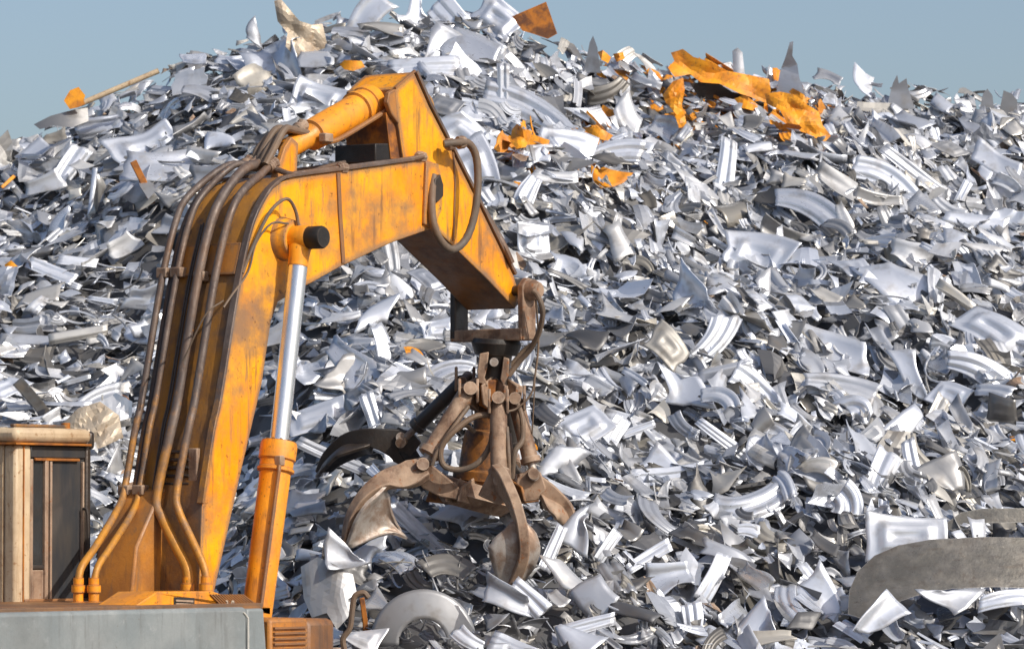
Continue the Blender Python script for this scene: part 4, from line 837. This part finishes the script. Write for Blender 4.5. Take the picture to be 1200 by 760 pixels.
# shaded interior between the ears of the stick head
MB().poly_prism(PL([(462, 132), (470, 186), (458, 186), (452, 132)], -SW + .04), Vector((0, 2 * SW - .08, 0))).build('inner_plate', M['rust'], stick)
MB().poly_prism(PL([(440, 168), (474, 168), (476, 190), (440, 190)], -SW + .05), Vector((0, 2 * SW - .1, 0))).build('cross_block', M['black'], stick, bevel=.01)
MB().sweep(PL([(463, 103), (486, 83)], -SW), (0, 1, 0), lambda u: .02, lambda u: .02).build('weld_seam', M['orange_dull'], stick)
for y0 in (-SW - .003, SW - .047):
    MB().poly_prism(PL([(464, 104), (456, 108), (454, 120), (459, 134), (468, 146)], y0 * 1.), Vector((0, .05, 0))).build('ear', M['orange_dull'], stick, bevel=.01)
MB().lathe(P(498, 128, SW), P(498, 128, SW) + Vector((0, .14, 0)), [(0, .16), (.9, .16), (1, .14)], 20).build('pin_boss', M['orange'], stick)
MB().sweep(PL([(531, 178), (533, 215), (531, 282)], -SW - .003), (1, 0, 0), lambda u: .02, lambda u: .015).build('weld_seam', M['orange_dull'], stick)
MB().sweep(PL([(487, 84), (504, 123), (529, 171), (561, 235), (603, 321)], -SW), (0, 1, 0), lambda u: .05, lambda u: .03).build('edge_strip', M['pipe'], stick)
# hose loop on the stick
MB().tube([P(520, 169, -SW - .12), P(536, 167, -SW - .2), P(549, 168, -SW - .22), P(558, 184, -SW - .24), P(560, 215, -SW - .26), P(556, 252, -SW - .26), P(546, 280, -SW - .24), P(531, 292, -SW - .22), P(518, 284, -SW - .2), P(508, 262, -SW - .18), P(506, 232, -SW - .15), P(508, 205, -SW - .12)], .036, 12, 6, rib=.05).build('hose_loop', M['hose'], ex)
MB().lathe(P(522, 170, -SW - .12), P(545, 166, -SW - .2), [(0, .04), (.1, .06), (.35, .06), (.4, .042), (.6, .042), (.65, .062), (.9, .062), (1, .05)], 10).build('hose_fitting', M['brown'], ex)
MB().tube([P(566, 244, -SW + .1), P(580, 268, -SW + .05), P(592, 290, -SW - .02), P(600, 308, -SW - .05)], .028, 8, 5).build('hydraulic_pipe', M['pipe'], ex)
# yoke under the stick
ye = P(600, 346, -SW)
yk = MB()
c0 = P(606, 342, -SW - .06)
def ybox(px0, py0, px1, py1, y0, y1):
    a = P(px0, py0, y0); b = P(px1, py1, y0)
    return MB().poly_prism([a, Vector((b.x, y0, a.z)), b, Vector((a.x, y0, b.z))], Vector((0, y1 - y0, 0)))
yr = MB().poly_prism(PL([(613, 334), (619, 325), (627, 328), (629, 338), (628, 398), (614, 398)], -.46), Vector((0, .07, 0))).build('yoke_arm', M['brown'], ex, bevel=.012)
pA = P(613, 398, -.46); pB = P(628, 385, -.46)
cx_ = (pA.x + pB.x) / 2
MB().poly_prism([Vector((pA.x, -.44, pA.z)), Vector((pB.x + .02, -.44, pA.z)), Vector((pB.x + .02, -.44, pB.z)), Vector((pA.x, -.44, pB.z))], Vector((0, .84, 0))).build('yoke_beam', M['brown'], ex, bevel=.012)
yl = MB().poly_prism([Vector((pA.x, .33, pA.z + .02)), Vector((pB.x, .33, pA.z + .02)), Vector((pB.x, .33, pA.z + .48)), Vector((pA.x, .33, pA.z + .48))], Vector((0, .07, 0))).build('yoke_arm', M['brown_dark'], ex, bevel=.012)
MB().cyl(Vector((cx_, -.56, P(620, 340, -.46).z)), Vector((cx_, .42, P(620, 340, -.46).z)), .05, 16).build('yoke_pin', M['brown_dark'], ex)
MB().lathe(Vector((cx_, -.58, P(620, 340, -.46).z)), Vector((cx_, -.46, P(620, 340, -.46).z)), [(0, .07), (.5, .10), (1, .10)], 16).build('pin_cap', M['brown'], ex)
MB().poly_prism(PL([(596, 330), (612, 326), (614, 352), (604, 360)], -SW + .02), Vector((0, 2 * SW - .04, 0))).build('stick_nose', M['brown_dark'], ex, bevel=.01)

# deck, cab, housing
dz = P(200, 708, -1.3).z
def bx(name, mat, x0, x1, y0, y1, z0, z1, parent=None, bevel=.02, label=None):
    return MB().box(((x0 + x1) / 2, (y0 + y1) / 2, (z0 + z1) / 2), (x1 - x0, y1 - y0, z1 - z0)).build(name, M[mat], parent or ex, bevel=bevel, label=label)
xr = P(360, 740, -1.35).x; xg = P(310, 740, -1.35).x; xf = P(395, 740, -1.35).x
bx('deck', 'stick_under', -5.9, xg, -1.33, 1.35, dz - .14, dz, bevel=.01)
xa = P(290, 740, -1.4).x
bx('engine_housing', 'grey', -6.0, xa, -1.4, -.62, .95, dz - .03, bevel=.035)
# slanting corner panel of the housing
z1 = dz - .045
MB().poly_prism([Vector((xa + .004, -1.39, .95)), Vector((xg + .05, -1.39, .95)), Vector((xg - .06, -1.39, z1)), Vector((xa + .004, -1.39, z1))], Vector((0, .7, 0))).build('corner_panel', M['grey'], ex, bevel=.02)
MB().tube([Vector((xa - .06, -1.405, z1 - .03)), Vector((xa - .015, -1.408, z1 - .07)), Vector((xa, -1.408, z1 - .16)), Vector((xa, -1.408, 1.0))], .008, 6, 4).build('weld_bead', M['white'], ex)
zt = P(330, 724, -1.35).z
gr = bx('grille_box', 'orange_dull', xg + .06, xr, -1.36, -.62, .95, zt, bevel=.03)
for k in range(12):
    z_ = zt - .09 - k * .045
    bx('louvre', 'orange_dull', xg + .1, xr - .04, -1.385, -1.355, z_, z_ + .018, gr, bevel=0)
bx('front_box', 'stick_under', xr + .004, xf, -1.34, -.66, .95, zt - .01, bevel=.06)
# hood with slatted grille in front of the boom
h0, h1, h2 = P(150, 714, -1.15), P(178, 693, -1.15), P(244, 692, -1.15)
h3 = P(310, 717, -1.15)
hood = MB().poly_prism([Vector((h0.x, -1.2, dz - .02)), Vector((h1.x, -1.2, h1.z)), Vector((h2.x, -1.2, h2.z)), Vector((h3.x, -1.2, h3.z)), Vector((h3.x, -1.2, dz - .06)), Vector((h0.x + .1, -1.2, dz - .06))], Vector((0, .42, 0))).build('hood', M['orange_clean'], ex, bevel=.012)
o_ = MB().poly_prism(PL([(204, 699), (228, 700), (228, 711), (204, 710)], -1.206), Vector((0, .02, 0))).build('opening', M['black'], hood)
for k in range(2):
    MB().sweep(PL([(206, 703 + 4 * k), (226, 704 + 4 * k)], -1.21), (0, 1, 0), lambda u: .012, lambda u: .016).build('louvre', M['brown'], hood)
gp = MB().poly_prism(PL([(246, 696), (284, 696), (308, 714), (262, 713)], -1.207), Vector((0, .01, 0))).build('grille_mesh', M['black'], hood)
for k in range(13):
    a = 247 + k * 3.1; MB().sweep([P(a, 696, -1.213), P(a + 17 + k * .5, 713, -1.213)], (0, 1, 0), lambda u: .008, lambda u: .009).build('grille_bar', M['orange_dull'], hood)
# stencilled number on the grille
for k, ch in enumerate('30'):
    cu = bpy.data.curves.new('t', 'FONT'); cu.body = ch; cu.size = .085; cu.extrude = .002
    t = bpy.data.objects.new('tmp', cu); C.objects.link(t); bpy.context.view_layer.update()
    me = bpy.data.meshes.new_from_object(t.evaluated_get(bpy.context.evaluated_depsgraph_get())); bpy.data.objects.remove(t)
    me.materials.append(M['white']); o = bpy.data.objects.new('number', me); C.objects.link(o); o.parent = hood
    c = P(264 + 7 * k, 711, -1.225); o.location = c; o.rotation_euler = (R(90), 0, 0)
# pipe feet
for px, py, y_ in ((92, 702, .12), (110, 702, .0), (219, 700, None), (240, 700, None)):
    c = P(px, py - 12, y_) if y_ is not None else onface(px, py - 12); MB().lathe(c + Vector((0, 0, -.16)), c + Vector((0, 0, .1)), [(0, .07), (.2, .07), (.21, .045), (.5, .045), (.51, .06), (.75, .06), (.76, .045), (1, .045)], 12).build('pipe_flange', M['orange_clean'], ex)
# cab
cy = .72; ca, cb = P(18, 600, cy), P(107, 600, cy); ztop = P(18, 500, cy).z; cx0, cx1 = ca.x, cb.x; cw = 1.0; zb = dz
cab = empty('cab', (0, 0, 0)); cab.parent = ex
def cbx(n, m_, x0, x1, y0, y1, z0, z1, par=None, bevel=.012): return bx(n, m_, x0, x1, y0, y1, z0, z1, par or cab, bevel)
roof = cbx('roof', 'cream', cx0 - .03, cx1 - .02, cy - .03, cy + cw, ztop - .13, ztop, bevel=.05)
cbx('roof_lip', 'rust', cx0 - .04, cx1 - .05, cy - .045, cy + cw + .02, ztop - .152, ztop - .132, bevel=.004)
cbx('roof_rail', 'pipe', cx0 + .0, cx1 - .3, cy + .02, cy + .07, ztop + .002, ztop + .03, bevel=.01)
MB().cyl((cx0 + .75, cy + .08, ztop), (cx0 + .75, cy + .08, ztop + .05), .04, 12).build('roof_bolt', M['rust'], cab)
pw_ = .21
cbx('corner_post', 'cream', cx0, cx0 + pw_, cy, cy + .14, zb - .3, ztop - .15, bevel=.03)
cbx('front_post', 'brown_dark', cx1 - .07, cx1, cy, cy + .07, zb - .3, ztop - .1, bevel=.02)
cbx('front_visor', 'brown_dark', cx1 - .05, cx1 + .03, cy - .02, cy + cw, ztop - .18, ztop - .02, bevel=.03)
cbx('header', 'glass', cx0 + pw_, cx1 - .07, cy + .01, cy + .06, ztop - .26, ztop - .153)
cbx('window_trim', 'rust', cx0 + pw_ + .05, cx1 - .16, cy - .004, cy + .02, ztop - .285, ztop - .262, bevel=.004)
xm = P(55, 600, cy).x
cbx('window_trim', 'brown', xm + .045, xm + .07, cy - .002, cy + .028, zb + .02, ztop - .29, bevel=.004)
cbx('window_trim', 'brown', cx1 - .115, cx1 - .095, cy - .002, cy + .028, zb + .02, ztop - .29, bevel=.004)
MB().sweep([Vector((cx0 + .1, cy - .006, zb)), Vector((cx0 + .1, cy - .006, ztop - .16))], (1, 0, 0), lambda u: .012, lambda u: .01).build('weld_seam', M['rust'], cab)
wd_ = cbx('window', 'clear', cx0 + pw_, xm - .02, cy + .03, cy + .045, zb, ztop - .26, bevel=0)
cbx('frame', 'brown', cx0 + pw_, cx0 + pw_ + .035, cy + .01, cy + .03, zb, ztop - .27, None, .005)
cbx('sash', 'brown_dark', cx0 + pw_ + .035, xm - .02, cy + .012, cy + .03, zb + .28, zb + .31, None, .004)
cbx('lower_panel', 'brown', cx0 + pw_ + .037, xm - .02, cy + .02, cy + .03, zb, zb + .27, None, .004)
cbx('mullion', 'brown', xm - .02, xm + .025, cy, cy + .05, zb, ztop - .27, bevel=.008)
dr = cbx('door_pane', 'glass', xm + .03, cx1 - .07, cy + .03, cy + .045, zb, ztop - .26, bevel=0)
MB().tube([(cx1 - .12, cy - .01, zb + .25), (cx1 - .12, cy - .06, zb + .3), (cx1 - .12, cy - .06, zb + .75), (cx1 - .12, cy - .01, zb + .8)], .014, 8).build('grab_rail', M['black'], cab)
cbx('sill', 'orange_dull', cx0 + .1, cx1, cy - .03, cy + .1, zb - .02, zb + .02)
# rear wall of the cab with its window
cbx('rear_wall', 'cream', cx0, cx0 + .05, cy + .141, cy + .3, zb - .3, ztop - .15, bevel=.01)
cbx('rear_wall', 'cream', cx0, cx0 + .05, cy + cw - .14, cy + cw, zb - .3, ztop - .15, bevel=.01)
cbx('rear_header', 'cream', cx0, cx0 + .05, cy + .301, cy + cw - .141, ztop - .3, ztop - .15, bevel=.01)
cbx('rear_panel', 'cream', cx0, cx0 + .05, cy + .301, cy + cw - .141, zb - .3, zb + .1, bevel=.01)
rw = cbx('window', 'glass', cx0 + .02, cx0 + .035, cy + .301, cy + cw - .141, zb + .1, ztop - .3, bevel=0)
cbx('seal', 'black', cx0 - .01, cx0 + .02, cy + .285, cy + .315, zb + .1, ztop - .3, None, .005)
cbx('front_pane', 'clear', cx1 - .03, cx1 - .015, cy + .07, cy + cw - .07, zb, ztop - .15, bevel=0)
cbx('side_pane', 'clear', cx0 + .06, cx1 - .08, cy + cw - .03, cy + cw - .015, zb, ztop - .15, bevel=0)
seat = cbx('seat', 'black', cx0 + .25, cx0 + .8, cy + .3, cy + .8, zb - .2, zb + .1, bevel=.06)
cbx('seat_back', 'black', cx0 + .2, cx0 + .34, cy + .3, cy + .8, zb + .1, zb + .75, None, .05)
# undercarriage, below the frame of the photograph
bx('slew_ring', 'brown_dark', -2.0, .2, -.75, .75, .75, .95)
bx('chassis', 'orange_dull', -2.6, .8, -.8, .8, .38, .75)
for y_ in (-1.25, .8):
    tr = MB().poly_prism([Vector((x, y_, z)) for x, z in ((-3.0, .12), (-2.7, -.02), (1.0, -.02), (1.3, .12), (1.38, .42), (1.2, .72), (.95, .82), (-2.65, .82), (-2.95, .7), (-3.1, .42))], Vector((0, .45, 0))).build('track', M['brown_dark'], ex, bevel=.03)

# ------------------------------------------------------------ the grab
piv = Vector((cx_, -.03, pA.z)); DG = (ORG + FW * piv.x + LF * piv.y + Vector((0, 0, piv.z)) - CAM).dot(CF)
gx, gy, _ = proj(ORG + FW * piv.x + LF * piv.y + Vector((0, 0, piv.z)))
print('grab distance', DG, 'yoke beam projects to', gx, gy)
def g3(px, py, dd_=0.): return G(px, py, DG + dd_)
base = g3(572, 640); grab = empty('scrap_grab', base)
tag(grab, 'rusty five-clawed hydraulic scrap grab hanging from the yoke, claws resting on the heap', 'grab')
def gb(mb, name, mat, parent=None, bevel=0):
    o = mb.build(name, M[mat], None, bevel=bevel); par = parent or grab
    o.parent = par; 
    off = -base
    o.data.transform(Matrix.Translation(off)); return o
gb(MB().lathe(g3(582, 397), g3(581, 416), [(0, .22), (.3, .24), (.7, .22), (1, .2)], 24), 'rotator', 'black')
gb(MB().lathe(g3(581, 412), g3(577, 470), [(0, .16), (.5, .15), (1, .18)], 16), 'neck', 'brown_dark')
for pts in ([(562, 414), (573, 412), (571, 432), (568, 442), (572, 452), (560, 448), (559, 434)], [(590, 418), (597, 420), (596, 440), (590, 452), (586, 444), (588, 432)]):
    gb(MB().poly_prism([g3(a, b, -.26) for a, b in pts], CF * .3), 'hanger_plate', 'brown', bevel=.01)
gb(MB().cyl(g3(579, 424, -.3), g3(579, 424, .2), .042, 14), 'hanger_pin', 'scoop')
gb(MB().lathe(g3(577, 445), g3(566, 592), [(0, .14), (.12, .2), (.2, .2), (.21, .15), (.40, .15), (.41, .22), (.5, .24), (.72, .26), (.73, .31), (.80, .31), (.81, .27), (.95, .24), (1, .1)], 16), 'hub', 'hub')
hc0, hc1 = g3(576, 455), g3(566, 585)
for k in range(5):
    a = R(20 + 72 * k); dv = Vector((math.cos(a), math.sin(a), 0)); tv = Vector((-math.sin(a), math.cos(a), 0)) * .045
    for q in (-1, 1):
        o_ = tv * q * 1.6
        gb(MB().poly_prism([hc0 + o_ + dv * .10 + Vector((0, 0, .12)), hc0 + o_ + dv * .30 + Vector((0, 0, .02)), hc0 + o_ + dv * .27 - Vector((0, 0, .16)), hc0 + o_ + dv * .10 - Vector((0, 0, .24))], tv * .6), 'ram_bracket', 'brown', bevel=.01)
        gb(MB().poly_prism([hc1 + o_ + dv * .18 + Vector((0, 0, .34)), hc1 + o_ + dv * .30 + Vector((0, 0, .2)), hc1 + o_ + dv * .50 + Vector((0, 0, .12)), hc1 + o_ + dv * .55 - Vector((0, 0, .02)), hc1 + o_ + dv * .2 - Vector((0, 0, .06))], tv * .6), 'hinge_bracket', 'brown' if k % 2 else 'hub', bevel=.01)
gb(MB().poly_prism([g3(a, b, -.22) for a, b in [(563, 446), (584, 444), (578, 470), (572, 480), (560, 474)]], CF * .2), 'hub_plate', 'rust', bevel=.02)
gb(MB().lathe(g3(560, 566), g3(552, 596), [(0, .34), (.5, .42), (1, .3)], 14), 'hub_skirt', 'brown')
def ram(a, b, ra, frac, mat, rr=None, name='claw_ram'):
    r_ = ra
    ax = (b - a); o = gb(MB().lathe(a, a + ax * frac, [(0, r_ * .8), (.03, r_), (.90, r_), (.905, r_ * 1.25), (.985, r_ * 1.25), (1, r_)], 18), name, mat)
    gb(MB().cyl(a + ax * (frac - .02), b, r_ * .5, 14), 'rod', 'scoop' if mat != 'black' else 'brown_dark', o)
    for c in (a, b):
        s_ = ax.normalized().cross(CF).normalized(); v_ = ax.normalized().cross(s_).normalized()
    gb(MB().cyl(b - v_ * .11, b + v_ * .11, r_ * .7, 14), 'ram_eye', 'brown', o)
    gb(MB().cyl(a - v_ * .13, a + v_ * .13, r_ * .75, 14), 'ram_eye', 'brown', o)
    return o
ram(g3(549, 458, -.25), g3(494, 546, -.5), .088, .86, 'brown')
ram(g3(584, 470, -.5), g3(585, 566, -.75), .082, .92, 'brown')
ram(g3(604, 468, -.1), g3(626, 556, -.2), .078, .85, 'brown')
ram(g3(545, 444, .2), g3(472, 516, .45), .070, .8, 'brown_dark')
ram(g3(590, 452, .3), g3(604, 540, .6), .07, .8, 'brown_dark')
# clevises
for px, py, dd_ in ((549, 458, -.25), (584, 470, -.5), (604, 466, -.1), (545, 444, .2)):
    for k in (-1, 1):
        c = g3(px, py, dd_) + Vector((k * .07, 0, .0))
        gb(MB().poly_prism([c + Vector((0, -.09, -.12)), c + Vector((0, -.12, 0)), c + Vector((0, -.06, .12)), c + Vector((0, .09, .1)), c + Vector((0, .1, -.1))], Vector((k * .03, 0, 0))), 'clevis', 'brown', bevel=.01)
def claw(pts, side, wd, hts, shell, mat, smat, thk=.09, bul=.12, sh_off=0.):
    """pts: (px, py, depth) along the back of the claw from hinge to tip; shell: half widths along its lower part"""
    P3 = [g3(a, b, c) for a, b, c in pts]; C3 = catmull(P3, 6); n = len(C3)
    hf = lambda u: float(np.interp(u, [0, .15, .35, .6, .85, 1], hts))
    o = gb(MB().sweep(C3, side, lambda u: thk, hf), 'claw', mat, bevel=.012)
    # curved shell
    side = Vector(side).normalized(); k0 = int(n * shell[0]); seg = C3[k0:]; ns = len(seg); m_ = 9
    V = np.zeros((ns, m_, 3))
    for i, p in enumerate(seg):
        t = (seg[min(i + 1, ns - 1)] - seg[max(i - 1, 0)]).normalized(); s_ = (side - t * side.dot(t)).normalized(); up = s_.cross(t)
        u = i / (ns - 1); hw = float(np.interp(u, np.linspace(0, 1, len(shell[1])), shell[1]))
        for j in range(m_):
            v = (j / (m_ - 1) * 2 - 1); V[i, j] = (p + s_ * ((v + sh_off) * hw) - up * wd * (hf(u) * .2 + bul * v * v * hw / .3))[:]
    du = np.gradient(V, axis=0); dv = np.gradient(V, axis=1); nn = np.cross(du, dv); nn /= np.linalg.norm(nn, axis=-1, keepdims=True) + 1e-9
    VV = np.concatenate([(V + nn * .014).reshape(-1, 3), (V - nn * .014).reshape(-1, 3)]); q, rim = template(ns, m_)
    sh = mesh_np('scoop_shell', VV - np.array(base), q, M[smat], None, rim, o)
    return o
H1 = [.16, .26, .22, .18, .13, .05]
claw([(498, 548, -.5), (478, 556, -.55), (452, 562, -.6), (428, 580, -.65), (412, 606, -.68), (404, 640, -.66)], (.80, .55, .1), 1, [.22, .28, .2, .14, .1, .04], (.45, [.08, .28, .32, .22, .04]), 'brown', 'scoop', sh_off=.85)
claw([(580, 552, -.75), (592, 570, -.9), (604, 594, -1.02), (612, 622, -1.08), (613, 652, -1.06), (600, 688, -.95)], (1, .1, 0), -1, [.2, .26, .2, .16, .12, .05], (.50, [.06, .20, .25, .22, .10]), 'brown', 'scoop', thk=.10, bul=.05, sh_off=-.35)
claw([(606, 566, -.2), (628, 570, -.15), (648, 580, -.1), (664, 594, -.05), (674, 618, 0)], (.2, .95, 0), -1, [.18, .28, .2, .13, .1, .05], (.35, [.05, .2, .24, .18, .06]), 'brown', 'brown')
claw([(484, 532, .5), (466, 520, .5), (436, 513, .5), (408, 516, .65), (388, 532, .8), (374, 552, 1.0)], (.3, .9, 0), 1, [.3, .34, .2, .15, .12, .05], (.4, [.06, .26, .3, .22, .08]), 'brown_dark', 'brown_dark')
claw([(600, 545, .5), (618, 560, .7), (632, 580, .8), (640, 606, .85)], (.8, .4, 0), -1, H1, (.4, [.05, .18, .2, .08]), 'brown_dark', 'brown_dark')
# lower knuckles of the claws
for pts, dd_ in (([(484, 560), (490, 536), (502, 532), (508, 546), (540, 572), (542, 586), (516, 582), (496, 572)], -.46), ([(560, 580), (572, 556), (584, 548), (598, 556), (600, 580), (586, 592)], -.78), ([(600, 590), (606, 560), (624, 546), (634, 554), (640, 572), (628, 586)], -.24), ([(456, 516), (466, 500), (480, 506), (486, 524), (500, 548), (484, 556), (470, 534)], .46)):
    gb(MB().poly_prism([g3(a, b, dd_) for a, b in pts], CF * .1), 'knuckle_plate', 'brown' if dd_ < 0 else 'black', bevel=.012)
for px, py, dd_ in ((494, 546, -.48), (586, 566, -.8), (626, 557, -.26), (470, 512, .44)):
    gb(MB().cyl(g3(px, py, dd_ - .03), g3(px, py, dd_ + .16), .05, 14), 'knuckle_pin', 'scoop')
# hoses of the grab
def gh(pts, r_, mat='hose', rib=.0, name='hose'): return gb(MB().tube([g3(*p) for p in pts], r_, 10, 6, rib), name, mat)
gh([(578, 486, -.5), (556, 488, -.55), (532, 505, -.6), (517, 525, -.6), (520, 545, -.6), (540, 550, -.6), (560, 542, -.6), (574, 522, -.55), (578, 500, -.5), (577, 488, -.5)], .028, rib=.06)
gh([(600, 560, -.35), (603, 530, -.4), (612, 515, -.35), (612, 490, -.3), (606, 472, -.2)], .026, rib=.06)
gh([(536, 504, -.5), (545, 498, -.45), (556, 506, -.4)], .022)
gh([(596, 440, -.2), (608, 424, -.2), (622, 408, -.25), (632, 388, -.35), (636, 364, -.45), (630, 346, -.45), (624, 340, -.45)], .026, rib=.06)
gh([(598, 428, .1), (614, 410, .1), (628, 400, .05)], .02)
gh([(628, 350, -.4), (631, 400, -.3), (627, 440, -.3), (622, 462, -.3), (606, 478, -.3), (594, 482, -.35)], .010)
gh([(627, 440, -.3), (624, 500, -.2), (622, 530, -.1)], .007, name='cable')
gh([(549, 476, -.4), (528, 505, -.55), (512, 530, -.6), (506, 545, -.6)], .020, rib=.1)
gh([(594, 500, -.6), (596, 530, -.7), (597, 560, -.7)], .018, rib=.1)
# dark hose hook at the bottom near the grille
d_ = 40.6
o = MB().tube([G(404, 762, d_), G(402, 748, d_), G(410, 735, d_), G(413, 712, d_), G(416, 698, d_), G(426, 694, d_), G(432, 700, d_)], .026, 8, 5).build('bent_hose', M['hose']); tag(o, 'bent brown hose standing beside the engine grille', 'hose')
